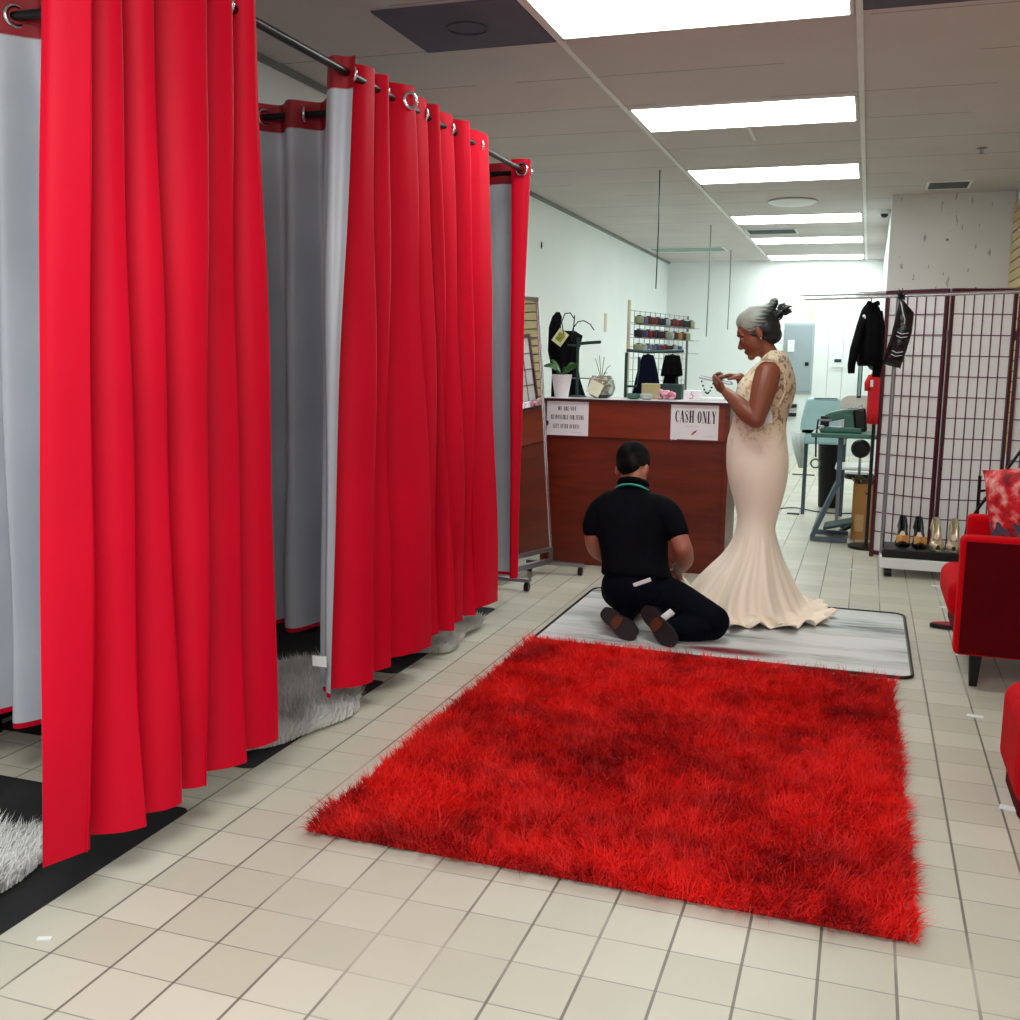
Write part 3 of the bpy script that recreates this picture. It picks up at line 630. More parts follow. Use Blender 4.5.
b = MB(); b.tube([(-.952, sy, .822), (-.942, sy, .834), (-.930, sy, .844), (-.920, sy, .850)], [.002, .0055, .0045, .001], 8, flat=1).build('feather_mark', 'redink', s2)
b = MB()
for i in range(6): b.bar((-.890+i*.012, sy, .818), (-.882+i*.012, sy, .818), .0016)
b.build('fine_print', 'greyink', s2)
tag(MB().tube([(-1.838, CY-.03, .985), (-1.838, CY-.035, .93), (-1.836, CY-.03, .88)], .007, 8).ball((-1.825, CY-.035, .865), (.014, .012, .018)).build('door_stop', 'black', smooth=True), 'black hanging key fob at the left edge of the counter beside the paper sign', 'key fob')
bpy.data.objects['door_stop'].name = 'key_fob'
WZ = 1.014
# orchid pot
r = empty('orchid_plant', (-1.787, 6.25, WZ), 'leafy green orchid in a tall white pot at the left end of the counter', 'plant')
MB().lathe([(.001, 0), (.040, 0), (.043, .01), (.062, .133), (.064, .140), (.056, .140), (.052, .12), (.001, .12)], (-1.787, 6.25, WZ), 32).build('pot', 'pot', r, smooth='auto')
def leafblade(b, base, tip, h, w):
    base = Vector(base); tip = Vector(tip); d = tip-base; s = Vector((d.y, -d.x, 0)).normalized() if d.xy.length > .01 else Vector((1, 0, 0)); s = (s*.5+Vector((0, .3, .8))).normalized(); F = []
    for k in range(10):
        t = k/9; p = base+d*t+Vector((0, 0, h*math.sin(PI*t))); ww = w*math.sin(PI*(t*.9+.06))**.7
        F.append([p-s*ww, p-Vector((0, 0, .004)), p+s*ww])
    b.grid(F)
c0 = Vector((-1.787, 6.24, WZ+.128))
for tp, h, w in (((-.105, -.03, .062), .03, .020), ((.115, -.02, .07), .02, .019), ((-.075, .02, .10), .02, .018), ((.05, -.05, .045), .02, .015), ((-.03, -.05, .05), .02, .014), ((.07, .03, .08), .02, .015)):
    b = MB(); leafblade(b, c0, c0+Vector(tp), h, w); b.build('leaf', 'leaf', r, smooth=True, solid=.002)
# black dress form with shawl behind the counter
r = empty('dress_form', (-1.88, 6.66, 0), 'tall black draped dress form with a cream tag behind the orchid', 'dress form')
def drape(b, prof, cx, cy, k=7, amp=.012, n=40, ph=0):
    rings = []
    for z, x, rx, ry in prof: rings.append([Vector((cx+x+(rx+amp*math.sin(k*2*PI*j/n+ph+z*6))*math.cos(2*PI*j/n), cy+(ry+amp*math.sin(k*2*PI*j/n+ph))*math.sin(2*PI*j/n), z)) for j in range(n)])
    return b.loft(rings)
b = MB(); drape(b, [(.45, .03, .13, .11), (.8, .03, .12, .10), (1.0, .02, .11, .10), (1.12, .0, .085, .08), (1.25, -.01, .075, .075), (1.36, -.005, .095, .08), (1.40, .0, .10, .07), (1.43, .0, .05, .04)], -1.88, 6.66); b.build('draped_shawl', 'blackfab', r, smooth=True)
b = MB(); drape(b, [(1.2, -.0, .02, .03), (1.3, -.01, .035, .03), (1.45, .0, .038, .03), (1.52, .015, .03, .025), (1.55, .02, .008, .01)], -1.955, 6.64, k=3, amp=.006); b.build('hanging_sleeve', 'blackfab', r, smooth=True)
MB().tube([(-1.88, 6.66, 0), (-1.88, 6.66, .5)], .015).build('pole', 'dkgreen', r); MB().lathe([(.11, 0), (.11, .02), (.02, .03)], (-1.88, 6.66, 0)).build('base', 'dkgreen', r)
rot = Matrix.Rotation(.62, 3, 'Y')
MB().box((-1.893, 6.56, 1.385), (.075, .003, .095), mtx=rot).build('tag', 'tag', r); tg_ = r.children[-1]
MB().box((-1.893, 6.5575, 1.387), (.045, .002, .055), mtx=rot).build('tag_print', mat('olive tag print', (150, 160, 60), .7, var=.4, vscale=90), tg_)
# curly wire jewellery tree
r = empty('wire_stand', (-1.735, 6.42, WZ), 'grey green wire display stand with curling arms and a cross bar on the counter', 'display stand')
MB().tube([(-1.735, 6.42, WZ), (-1.735, 6.42, 1.385)], .009, 8).build('pole', 'dkgreen', r); MB().lathe([(.06, 0), (.06, .006), (.01, .012)], (-1.735, 6.42, WZ)).build('base', 'dkgreen', r)
MB().tube([(-1.80, 6.42, 1.335), (-1.72, 6.42, 1.332)], .007).build('cross_bar', 'dkgreen', r)
MB().tube([(-1.73, 6.42, 1.345), (-1.65, 6.41, 1.352), (-1.585, 6.40, 1.356)], .010, 8).build('cross_bar', 'dkgreen', r)
MB().tube([(-1.83, 6.42, 1.13), (-1.60, 6.42, 1.13)], .004).build('shelf_wire', 'dullchrome', r)
MB().tube([(-1.78, 6.42, 1.38), (-1.77, 6.42, 1.44), (-1.74, 6.42, 1.48), (-1.70, 6.42, 1.487), (-1.66, 6.42, 1.465), (-1.635, 6.42, 1.43)], .0035, 6).build('curl', 'black', r, smooth=True)
MB().tube([(-1.83, 6.42, 1.40), (-1.845, 6.42, 1.48), (-1.825, 6.42, 1.53), (-1.79, 6.42, 1.535), (-1.765, 6.42, 1.50)], .0035, 6).build('curl', 'black', r, smooth=True)
MB().tube([(-1.775, 6.42, 1.36), (-1.765, 6.42, 1.46), (-1.762, 6.42, 1.52)], .004, 6).build('curl', 'black', r, smooth=True)
# glass bowl with beige filling and a note
r = empty('glass_bowl', (-1.548, 6.3, WZ), 'round glass bowl of beige dried flowers with a tilted cream note in front', 'bowl')
MB().lathe([(.04, 0), (.072, .02), (.086, .06), (.075, .11), (.055, .132), (.058, .137), (.071, .113), (.082, .06), (.069, .022), (.038, .004)], (-1.548, 6.3, WZ), 28).build('glass', 'glass', r, smooth='auto')
fl = MB(); rs = random.Random(5)
for i in range(46):
    a = rs.uniform(0, 6.28); q = rs.uniform(0, .055); fl.ball((-1.548+q*math.cos(a), 6.3+q*math.sin(a), WZ+.025+rs.uniform(0, .1)), rs.uniform(.009, .017), 8, m=5)
fl.build('dried_flowers', mat('beige petals', (196, 168, 128), .8, var=.4, vscale=70), r, smooth=True)
st = MB()
for dx, dz in ((-.02, .26), (-.045, .24), (.01, .25), (.05, .2), (.03, .15)): st.tube([(-1.548, 6.3, WZ+.1), (-1.548+dx*.6, 6.3, WZ+.1+dz*.4), (-1.548+dx, 6.31, WZ+dz)], .0022, 5)
st.build('dry_stems', mat('dry stem', (120, 116, 92), .8), r)
MB().box((-1.565, 6.205, 1.075), (.085, .003, .085), mtx=Matrix.Rotation(.45, 3, 'Y')).build('note', mat('pale yellow note', (240, 243, 216), .7), r)
# small things along the counter
def cbox(name, x, y, w, d, h, m, lab, cat, z=WZ, parts=None, rz=0):
    r = empty(name, (x, y, z), lab, cat); MB().box((x, y, z+h/2), (w, d, h), rz).build('body', m, r, bevel=.004)
    if parts: MB().box((x, y, z+h+.004), (w*1.02, d*1.02, .008), rz).build('lid', parts, r, bevel=.002)
    return r
cbox('storage_box', -1.258, 6.43, .115, .09, .085, 'tan', 'small tan cardboard box on the counter near its middle', 'box', parts='tan')
cbox('card_terminal', -1.135, 6.43, .13, .09, .085, 'dkgreen', 'dark green machine on the counter right of the tan box', 'machine', parts='dkgreen')
cbox('tissue_box', -.985, 6.28, .10, .05, .062, 'paper', 'small white card box with a red scribble beside the CASH ONLY sign', 'box')
MB().tube([(-1.0, 6.2535, 1.03), (-.985, 6.2535, 1.025), (-.975, 6.2535, 1.045), (-.99, 6.2535, 1.055), (-.985, 6.2535, 1.068)], .0022, 6).build('scribble', 'redink', bpy.data.objects['tissue_box'].children[0])
cbox('paper_stack', -.865, 6.3, .14, .10, .022, 'white', 'low white stack of papers at the right end of the counter', 'papers')
r = empty('pink_scrunchie', (-1.14, 6.25, WZ), 'crumpled pale pink ribbon bunch on the counter', 'ribbon')
b = MB()
for i in range(22): b.ball((-1.14+rs.uniform(-.05, .05), 6.25+rs.uniform(-.02, .02), WZ+.012+rs.uniform(0, .04)), (rs.uniform(.012, .02), .014, rs.uniform(.008, .016)), 10, m=6)
b.build('ribbon', 'pink', r, smooth=True); MB().ball((-1.105, 6.235, WZ+.03), (.022, .018, .026), 12).build('bow', mat('rose bow', (200, 110, 140), .6), r, smooth=True)
for x, lab in ((-1.255, 'low clear glass dish in front of the tan box'), (-1.335, 'green glass dish left of the clear one on the counter')):
    rr_ = empty('glass_dish', (x, 6.25, WZ), lab, 'dish')
    MB().lathe([(.02, 0), (.036, .008), (.044, .034), (.040, .034), (.032, .012), (.01, .006)], (x, 6.25, WZ), 20).build('dish', 'green' if x < -1.3 else mat('milky glass', (200, 214, 205), .2), rr_, smooth='auto')
    MB().ball((x, 6.25, WZ+.026), (.028, .028, .010), 12, m=6).build('contents', 'cyan' if x > -1.3 else 'green', rr_, smooth=True)
for i, (x, y, z) in enumerate(((-.60, 0, 0),)): pass
# ================================================================ THREAD RACK (grid wall with spools) behind the counter
A0 = Vector((-1.62, 7.35, 0)); A1 = Vector((-1.385, 8.45, 0)); dv = (A1-A0); DL = dv.length; dn = dv.normalized(); sn = Vector((dn.y, -dn.x, 0))
r = empty('grid_rack', A0, 'free standing wire grid rack behind the counter holding rows of thread', 'rack')
MB().tube([A0, A0+Vector((0, 0, 1.665))], .012, 10).build('post', 'tape', r); MB().tube([A1, A1+Vector((0, 0, 1.60))], .010, 10).build('post', 'dullchrome', r)
g = MB()
for i in range(1, 12): p = A0+dn*DL*i/12; g.bar(p+Vector((0, 0, .3)), p+Vector((0, 0, 1.6)), .004)
for i in range(16): z = .35+i*.083; g.bar(A0+Vector((0, 0, z)), A1+Vector((0, 0, z)), .004)
g.build('wire_grid', 'dullchrome', r)
for q in (A0, A1): MB().bar(q-sn*.03+Vector((0, 0, .015)), q+sn*.14+Vector((0, 0, .015)), .03).build('foot', 'dullchrome', r)
SH = [1.50, 1.405, 1.305]
for z in SH:
    g = MB()
    for o in (.02, .06, .10): g.bar(A0+sn*o+Vector((0, 0, z)), A1+sn*o+Vector((0, 0, z)), .004)
    for i in range(12): p = A0+dn*DL*(i+.5)/12+Vector((0, 0, z)); g.bar(p+sn*.005, p+sn*.11, .004)
    g.build('shelf', 'dullchrome', r)
cols = [(50, 66, 96), (96, 116, 130), (140, 150, 112), (24, 34, 40), (20, 30, 34), (120, 14, 30), (150, 120, 60), (90, 92, 120), (150, 160, 165), (24, 24, 28), (60, 20, 30), (70, 40, 30)]
cm = {}
spn = {(50, 66, 96): 'navy blue', (96, 116, 130): 'slate blue', (140, 150, 112): 'sage', (24, 34, 40): 'blue black', (20, 30, 34): 'dark teal', (120, 14, 30): 'deep red', (150, 120, 60): 'ochre', (90, 92, 120): 'lavender grey', (150, 160, 165): 'pale grey', (24, 24, 28): 'black', (60, 20, 30): 'burgundy', (70, 40, 30): 'brown'}
proto = None; rown = ['top', 'middle', 'lowest']; ordn = ['first', 'second', 'third', 'fourth', 'fifth', 'sixth', 'seventh', 'eighth', 'ninth', 'tenth', 'eleventh', 'twelfth', 'thirteenth']
for ri, z in enumerate(SH):
    nn = [13, 12, 10][ri]
    for i in range(nn):
        c = cols[(i*5+ri*7+rs.randint(0, 2)) % 12]
        p = A0+dn*(.05+i*.083)+sn*.055+Vector((0, 0, z+.0025)); h = .052
        lab = '%s thread spool, %s from the left on the %s wire rack shelf' % (spn[c], ordn[i], rown[ri])
        t = empty('thread_spool', p, lab, 'thread spool', 'thread spools on the wire grid rack')
        if c not in cm: cm[c] = mat('thread %s' % spn[c], c, .7, var=.2, vscale=60)
        k = tuple(p)
        MB().lathe([(.008, .003), (.030, .004), (.032, .012), (.032, h-.008), (.030, h), (.008, h+.001)], k, 16).build('thread', cm[c], t, smooth='auto')
        MB().lathe([(.024, 0), (.024, .003), (.010, .004), (.010, h+.003), (.018, h+.004), (.018, h+.009)], k, 12).build('core', 'white' if i % 2 else 'dkgreen', t)
# green clothes frame with dark garments
r = empty('clothes_rack', (-1.5, 7.15, 0), 'low grey green garment frame behind the counter below the thread rack', 'rack')
fr = [(-1.575, 7.1), (-1.49, 7.12), (-1.24, 7.2)]
for x, y in fr: MB().tube([(x, y, 0), (x, y, 1.30 if x < -1.5 else 1.27)], .010, 8).build('post', 'dkgreen', r)
MB().tube([(-1.575, 7.1, 1.315), (-1.45, 7.12, 1.305), (-1.20, 7.2, 1.315)], .011, 8).build('top_rail', 'dkgreen', r)
MB().tube([(-1.575, 7.1, 1.07), (-1.20, 7.2, 1.07)], .008, 8).build('lower_rail', 'dkgreen', r)
MB().box((-1.38, 7.13, .02), (.42, .12, .03)).build('base', 'dkgreen', r)
def garment(name, cx, cy, zt, zb, wt, wb, m, lab, cat, depth=.05, folds=4, rz=0, skew=0):
    r = empty(name, (cx, cy, zb), lab, cat); b = MB(); n = 44; rings = []; R = Matrix.Rotation(rz, 3, 'Z')
    for k in range(13):
        t = k/12; z = zt+(zb-zt)*t; w = wt+(wb-wt)*min(1, t*1.2)**.7; dd = depth*(.5+.5*min(1, t*3)); am = .012*t
        rings.append([Vector((cx+skew*t, cy, z))+R @ Vector(((w/2+am*math.sin(folds*2*PI*j/n*2+1))*math.cos(2*PI*j/n), (dd/2+am*math.sin(folds*2*PI*j/n*2))*math.sin(2*PI*j/n), .010*math.sin(5*2*PI*j/n) if t > .95 else 0)) for j in range(n)])
    b.loft(rings).build('cloth', m, r, smooth=True)
    hk = MB().tube([(cx, cy, zt-.01), (cx, cy, zt+.02), (cx+.012, cy, zt+.032), (cx, cy, zt+.042)], .003, 6); hk.build('hanger_hook', 'chrome', r, smooth=True)
    MB().tube([(cx-wt*.5, cy, zt-.012), (cx, cy, zt+.004), (cx+wt*.5, cy, zt-.012)], .006, 6).build('hanger', 'black', r, smooth=True)
    return r
garment('navy_dress', -1.432, 7.13, 1.285, .95, .07, .19, 'navy', 'dark navy dress hanging on the garment frame behind the counter', 'dress')
garment('black_blouse', -1.275, 7.19, 1.285, 1.15, .10, .13, 'blackfab', 'black blouse hanging right of the navy dress behind the counter', 'blouse')
garment('black_skirt', -1.290, 7.25, 1.245, 1.03, .05, .10, 'blackfab', 'black skirt hanging partly hidden below the black blouse', 'skirt')

# ================================================================ ROLLING MIRROR
r = empty('rolling_mirror', (-1.72, 5.55, 0), 'tilted rolling full length mirror with silver frame at the end of the curtains', 'mirror')
top_o = Vector((-.128, .042, 1.44)); nb = Vector((-1.86, 5.32, .145)); fb = Vector((-1.70, 5.80, .145)); nt = nb+top_o; ft = fb+top_o
nrm = (fb-nb).cross(top_o).normalized()
MB().loft([[nb, fb], [nt, ft]], caps=False, closed=False).build('glass', mat('mirror silvering', (235, 240, 240), .02, 1, var=0), r)
bk = MB(); o2 = -nrm*.012 if nrm.x > 0 else nrm*.012
bk.loft([[nb+o2, fb+o2], [nt+o2, ft+o2]], caps=False, closed=False).build('backing', 'black', r)
for a, b2 in ((nb, nt), (fb, ft)): MB().bar(a+Vector((.004, 0, -.03)), b2+Vector((.004, 0, 0)), .012, .016).build('side_rail', 'chrome', r, bevel=.003)
for a, b2 in ((nb, fb), (nt, ft)): MB().bar(a, b2, .024, .024).build('cross_rail', 'dullchrome', r, bevel=.003)
MB().bar((-1.866, 5.30, .075), (-1.70, 5.80, .075), .03, .03).build('base_bar', 'dullchrome', r, bevel=.003)
for y, x0, x1, xm in ((5.28, -2.0, -1.66, -1.866), (5.80, -1.85, -1.50, -1.70)):
    MB().bar((x0, y, .062), (x1, y, .062), .035, .022).build('foot', 'dullchrome', r, bevel=.003); ft_ = r.children[-1]
    MB().bar((xm, y, .06), (xm, y, .15), .022, .022).build('riser', 'dullchrome', r)
    for x in (x0+.02, x1-.02):
        c = MB().tube([(x-.012, y, .026), (x+.012, y, .026)], .026, 18).build('caster', 'black', ft_, smooth='auto', bevel=.003)
# ================================================================ FOLDING SCREEN
r = empty('folding_screen', (.45, 7.0, 0), 'maroon shoji folding screen with translucent white panes behind the shoe rack', 'screen')
M['shoji'] = mat('rice paper pane', (246, 240, 244), .8, var=.03)
_n = M['shoji'].node_tree.nodes; _l = M['shoji'].node_tree.links; _t = _n.new('ShaderNodeBsdfTranslucent'); _t.inputs[0].default_value = (.96, .93, .95, 1); _m = _n.new('ShaderNodeMixShader'); _m.inputs[0].default_value = .45
_l.new(_n['Principled BSDF'].outputs[0], _m.inputs[1]); _l.new(_t.outputs[0], _m.inputs[2]); _l.new(_m.outputs[0], [x for x in _n if x.type == 'OUTPUT_MATERIAL'][0].inputs[0])
pts = [Vector((.075, 7.15, 0)), Vector((.438, 6.93, 0)), Vector((.825, 7.02, 0)), Vector((1.18, 6.90, 0))]
for i in range(3):
    a, b2 = pts[i], pts[i+1]; d = (b2-a).normalized(); w = (b2-a).length; H = 1.705; nn = Vector((d.y, -d.x, 0))
    a = a+d*.004; w -= .008
    P = lambda u, z, o=0: a+d*u+Vector((0, 0, z))+nn*o
    f = MB()
    for u in (.0125, w-.0125): f.bar(P(u, 0), P(u, H), .025, .02, up=d)
    for z in (H-.0125, .03): f.bar(P(.02, z), P(w-.02, z), .02, .028)
    f.build('frame', 'lacquer', r, bevel=.002)
    l = MB()
    for k in range(1, 6): u = .025+(w-.05)*k/6; l.bar(P(u, .04), P(u, H-.025), .006, .006, up=d)
    for k in range(1, 13): z = .045+(H-.07)*k/13; l.bar(P(.02, z), P(w-.02, z), .006, .006)
    l.build('lattice', 'lattice', r)
    MB().loft([[P(.02, .04, -.006), P(w-.02, .04, -.006)], [P(.02, H-.02, -.006), P(w-.02, H-.02, -.006)]], caps=False, closed=False).build('paper_panel', 'shoji', r)
    if i < 2:
        for z in (.3, 1.4): MB().tube([b2+Vector((0, 0, z)), b2+Vector((0, 0, z+.06))], .008, 8).build('hinge', 'dullchrome', r)
# ================================================================ GARMENT RACK WITH SHOE SHELF
r = empty('garment_rack', (.6, 6.6, 0), 'silver rolling garment rack with a low black and white shoe shelf before the screen', 'garment rack')
MB().tube([(-.385, 6.52, 1.622), (1.10, 6.52, 1.668)], .011, 12).build('rail', 'chrome', r, smooth='auto')
for x in (.140, 1.08):
    MB().tube([(x, 6.60, .12), (x, 6.60, 1.65)], .0125, 12).build('post', 'dullchrome', r, smooth='auto')
    MB().tube([(x, 6.52, 1.640 if x < 1 else 1.665), (x, 6.60, 1.65)], .009, 8).build('rail_bracket', 'dullchrome', r)
MB().box((.645, 6.62, .142), (1.01, .30, .046)).build('shelf_mat', 'black', r, bevel=.006)
MB().box((.645, 6.62, .085), (1.03, .32, .062)).build('shelf_board', 'white', r, bevel=.004)
for x in (.18, 1.09):
    for y in (6.50, 6.74): MB().tube([(x-.02, y, .027), (x+.02, y, .027)], .026, 16).build('caster', 'black', r, smooth='auto')
tag(MB().tube([(-.47, 7.45, 1.700), (1.005, 7.45, 1.735)], .010, 12).build('wall_rail', 'chrome', smooth='auto'), 'upper silver rail passing behind the folding screen towards the slatwall', 'rail')
# shoes
def heel(x, y, lab, m, msole, tip='point', rz=0, bow=False, z=.166):
    r = empty('high_heel_shoe', (x, y, z), lab, 'shoe', 'high heeled shoes on the rack shelf'); R = Matrix.Rotation(rz, 3, 'Z')
    L = .21; W = lambda p: Vector((x, y, z))+R @ Vector(p)
    # centreline, toe at -y
    def cz(t): return .006+.105*(1/(1+math.exp(-(t-.52)*9)))
    def wd(t): return (.012+.030*math.sin(min(1, t/.32)*PI/2)) if t < .32 else (.042-.016*math.sin((t-.32)/.4*PI/2) if t < .72 else .026+.004*math.sin((t-.72)/.28*PI))
    S = MB(); rings = []
    for k in range(17):
        t = k/16; w = wd(t)*(1 if t < .97 else .8); yy = -L/2+L*t; c = cz(t); rings.append([W((-w, yy, c)), W((w, yy, c)), W((w, yy, c+.007)), W((-w, yy, c+.007))])
    S.loft(rings).build('sole', msole, r, smooth='auto')
    U = MB(); F = []
    for k in range(17):
        t = k/16; w = wd(t)*(1 if t < .97 else .8); yy = -L/2+L*t; c = cz(t)+.006
        h = .030+.012*t if t < .36 else (.028 if t < .62 else .028+.035*math.sin((t-.62)/.38*PI/2)); op = t > .36
        row = []
        for j in range(13):
            a = PI*j/12
            if not op: row.append(W((-w*math.cos(a)*1.04, yy, c+h*math.sin(a)**.8)))
            else:
                if j <= 4: q = j/4*h; row.append(W((-w*1.04+.003*j, yy, c+q)))
                elif j >= 8: q = (12-j)/4*h; row.append(W((w*1.04-.003*(12-j), yy, c+q)))
                else: row.append(W(((-w*1.04+.012)+(2*w*1.04-.024)*(j-4)/4, yy, c+(.003 if t < .95 else h)+(h-.003)*(1 if j in (4, 8) else 0)*.0)))
        F.append(row)
    up_ = U.grid(F).build('upper', m, r, smooth=True, solid=.002)
    MB().loft([[W((a*.026, L/2-.045+b_*.04, cz(.95))) for a, b_ in ((-1, 0), (1, 0), (1, 1), (-1, 1))], [W((a*.012, L/2-.022+b_*.014, .03)) for a, b_ in ((-1, 0), (1, 0), (1, 1), (-1, 1))], [W((a*.007, L/2-.016+b_*.012, 0)) for a, b_ in ((-1, 0), (1, 0), (1, 1), (-1, 1))]]).build('stiletto_heel', msole, r)
    MB().ball(W((0, L*.1, cz(.6)+.011)), (.019, L*.3, .002), 12, mtx=R @ Matrix.Rotation(.45, 3, 'X'), m=6).build('insole', 'blush', r, smooth=True)
    if bow:
        b = MB()
        for s in (-1, 1): b.box(W((s*.018, -L*.5+.035, .058)), (.034, .016, .046), rz=rz+s*.2)
        b.ball(W((0, -L*.5+.026, .058)), (.008, .008, .010), 10, m=6).build('gold_bow', 'gold', up_, bevel=.006)
    return r
heel(.252, 6.60, 'black high heel with a gold bow, leftmost of the row on the shoe shelf', 'black', 'black', bow=True)
heel(.345, 6.585, 'black high heel with a gold bow, second from the left post of the shoe shelf', 'black', 'black', bow=True, rz=.05)
heel(.440, 6.59, 'silver gold glitter high heel in the middle of the shoe shelf', 'silver', 'silver', rz=.05)
heel(.535, 6.585, 'silver gold glitter high heel beside the red armchair on the shoe shelf', 'silver', 'silver', rz=-.05)
heel(.640, 6.59, 'mauve high heel hidden behind the arm of the red armchair', 'mauve', 'mauve')
# black garment bag tied to the rail
r = empty('garment_bag', (.14, 6.47, 1.22), 'glossy black plastic bag knotted onto the rail in front of the screen', 'bag')
q = [Vector((.150, 0, 1.615)), Vector((.225, 0, 1.545)), Vector((.232, 0, 1.50)), Vector((.205, 0, 1.36)), Vector((.172, 0, 1.225)), Vector((.073, 0, 1.25)), Vector((.085, 0, 1.32)), Vector((.118, 0, 1.45))]
F = []; Lft = [Vector((.146, 0, 1.615)), Vector((.130, 0, 1.53)), Vector((.112, 0, 1.42)), Vector((.09, 0, 1.33)), Vector((.072, 0, 1.252))]; Rgt = [Vector((.158, 0, 1.615)), Vector((.226, 0, 1.54)), Vector((.222, 0, 1.43)), Vector((.200, 0, 1.33)), Vector((.172, 0, 1.225))]
rings = []
for k in range(17):
    t = k/16*4; i = min(int(t), 3); f = t-i; a = Lft[i].lerp(Lft[i+1], f); b2 = Rgt[i].lerp(Rgt[i+1], f); c = (a+b2)/2; n = 24; hw = (b2-a)/2; dp = .006+.028*math.sin(PI*min(1, k/16*1.05))
    rings.append([Vector((c.x, 6.47, c.z))+hw*math.cos(2*PI*j/n)+Vector((0, (dp+.004*math.sin(k*2.1+j*.9))*math.sin(2*PI*j/n), .003*math.sin(k*3+j))) for j in range(n)])
MB().loft(rings).build('bag_body', mat('glossy black plastic', (10, 11, 14), .22, var=.2, bump=.6, bscale=25), r, smooth=True); bb_ = r.children[-1]
b = MB()
for s, l in ((-1, .03), (1, .035), (-.5, .045), (.6, -.02), (.1, .05)): b.tube([(.152, 6.478, 1.625), (.152+s*.02, 6.475, 1.635+l*.4), (.152+s*.034, 6.47, 1.63+l)], [.012, .010, .003], 8, flat=.5)
b.ball((.152, 6.488, 1.628), (.020, .014, .018), 10).build('knot', 'black', r, smooth=True)
b = MB()
b.tube([(.150, 6.455, 1.60), (.162, 6.438, 1.55), (.178, 6.435, 1.50), (.176, 6.438, 1.475)], .0028, 5)
for z in (1.43, 1.41, 1.325, 1.305): b.tube([(.115+(z-1.3)*.2, 6.437, z), (.14+(z-1.3)*.2, 6.432, z-.012), (.175+(z-1.3)*.2, 6.437, z-.006)], .0022, 5)
b.build('white_print', mat('white bag print', (205, 208, 214), .5), bb_)
# black jacket on the rail
r = empty('black_jacket', (-.02, 6.6, 1.1), 'black hooded jacket on a hanger at the left end of the rack rail', 'jacket')
b = MB(); n = 40; rings = []
for z, cx, rx, ry in ((1.60, -.01, .022, .03), (1.575, -.01, .045, .045), (1.53, -.008, .062, .07), (1.45, -.004, .066, .08), (1.35, .0, .070, .08), (1.27, .004, .074, .078), (1.235, .01, .070, .07)):
    rings.append([Vector((cx+(rx+.004*math.sin(7*2*PI*j/n+z*9))*math.cos(2*PI*j/n), 6.60+(ry+.005*math.sin(6*2*PI*j/n))*math.sin(2*PI*j/n), z)) for j in range(n)])
b.loft(rings).build('body', 'blackfab', r, smooth=True)
MB().tube([(-.04, 6.56, 1.555), (-.058, 6.54, 1.46), (-.085, 6.53, 1.33), (-.098, 6.53, 1.24), (-.096, 6.53, 1.19)], [.028, .034, .034, .028, .024], 14, flat=.8).build('sleeve', 'blackfab', r, smooth=True)
MB().tube([(.03, 6.65, 1.555), (.045, 6.67, 1.46), (.05, 6.68, 1.3), (.045, 6.68, 1.17)], [.028, .032, .03, .024], 14).build('sleeve', 'blackfab', r, smooth=True)
MB().tube([(-.01, 6.6, 1.59), (-.01, 6.6, 1.62), (-.006, 6.58, 1.65)], .004, 6).build('hanger_hook', 'chrome', r, smooth=True)
MB().ball((-.045, 6.525, 1.515), (.011, .004, .017), 10).build('white_patch', 'white', r)
MB().tube([(-.03, 6.55, 1.60), (.0, 6.54, 1.585), (.03, 6.56, 1.60)], .016, 10).build('hood', 'blackfab', r, smooth=True)
# ================================================================ SEWING CORNER
r = empty('sewing_table', (-.14, 7.7, 0), 'green topped industrial sewing table with grey angled steel legs', 'table')
MB().box((-.13, 7.78, .752), (.44, .46, .030)).build('tabletop', 'green', r, bevel=.006)
for y in (7.62, 7.95):
    MB().bar((-.155, y, .74), (-.155, y, .40), .03, .03).build('leg', 'steelblue', r)
    MB().bar((-.155, y, .42), (-.31, y-.02, .03), .03, .03).build('leg_brace', 'steelblue', r)
    MB().bar((-.32, y-.02, .02), (-.07, y-.02, .02), .03, .03).build('foot_bar', 'steelblue', r)
MB().bar((-.155, 7.62, .40), (-.155, 7.95, .40), .025).build('stretcher', 'steelblue', r)
MB().box((-.14, 7.78, .11), (.20, .26, .02), mtx=Matrix.Rotation(-.25, 3, 'Y')).build('treadle', 'dkgreen', r, bevel=.004)
MB().tube([(-.31, 7.57, .86), (-.318, 7.56, .74), (-.312, 7.56, .60)], .006, 6).build('cable', 'black', r, smooth=True)
MB().ring((-.312, 7.56, .555), (0, 1, 0), .03, .006).build('cable_loop', 'green', r, smooth=True)
z0 = .768
r = empty('sewing_machine', (-.16, 7.7, z0), 'green industrial sewing machine with a black motor cover on the green table', 'sewing machine')
MB().box((-.16, 7.72, z0+.02), (.28, .17, .04)).build('bed', 'green', r, bevel=.01)
MB().loft([[Vector((-.10+dx*.04+0*dz, 7.72+dy*.05, z0+.03+dz)) for dx, dy in ((-1, -1), (1, -1), (1, 1), (-1, 1))] for dz in (0, .06, .10)]).build('column', 'green', r, bevel=.012)
MB().loft([[Vector((x, 7.72+a*.04, z+b_*.034)) for a, b_ in ((-1, -1), (1, -1), (1, 1), (-1, 1))] for x, z in ((-.05, z0+.135), (-.15, z0+.128), (-.24, z0+.105), (-.275, z0+.085))]).build('arm', 'green', r, bevel=.010)
MB().box((-.27, 7.71, z0+.075), (.06, .06, .075)).build('needle_head', 'black', r, bevel=.006)
MB().tube([(-.27, 7.71, z0+.06), (-.27, 7.71, z0+.03)], .006).build('needle_bar', 'chrome', r)
MB().box((-.27, 7.66, z0+.085), (.09, .02, .014)).build('guard', 'dullchrome', r)
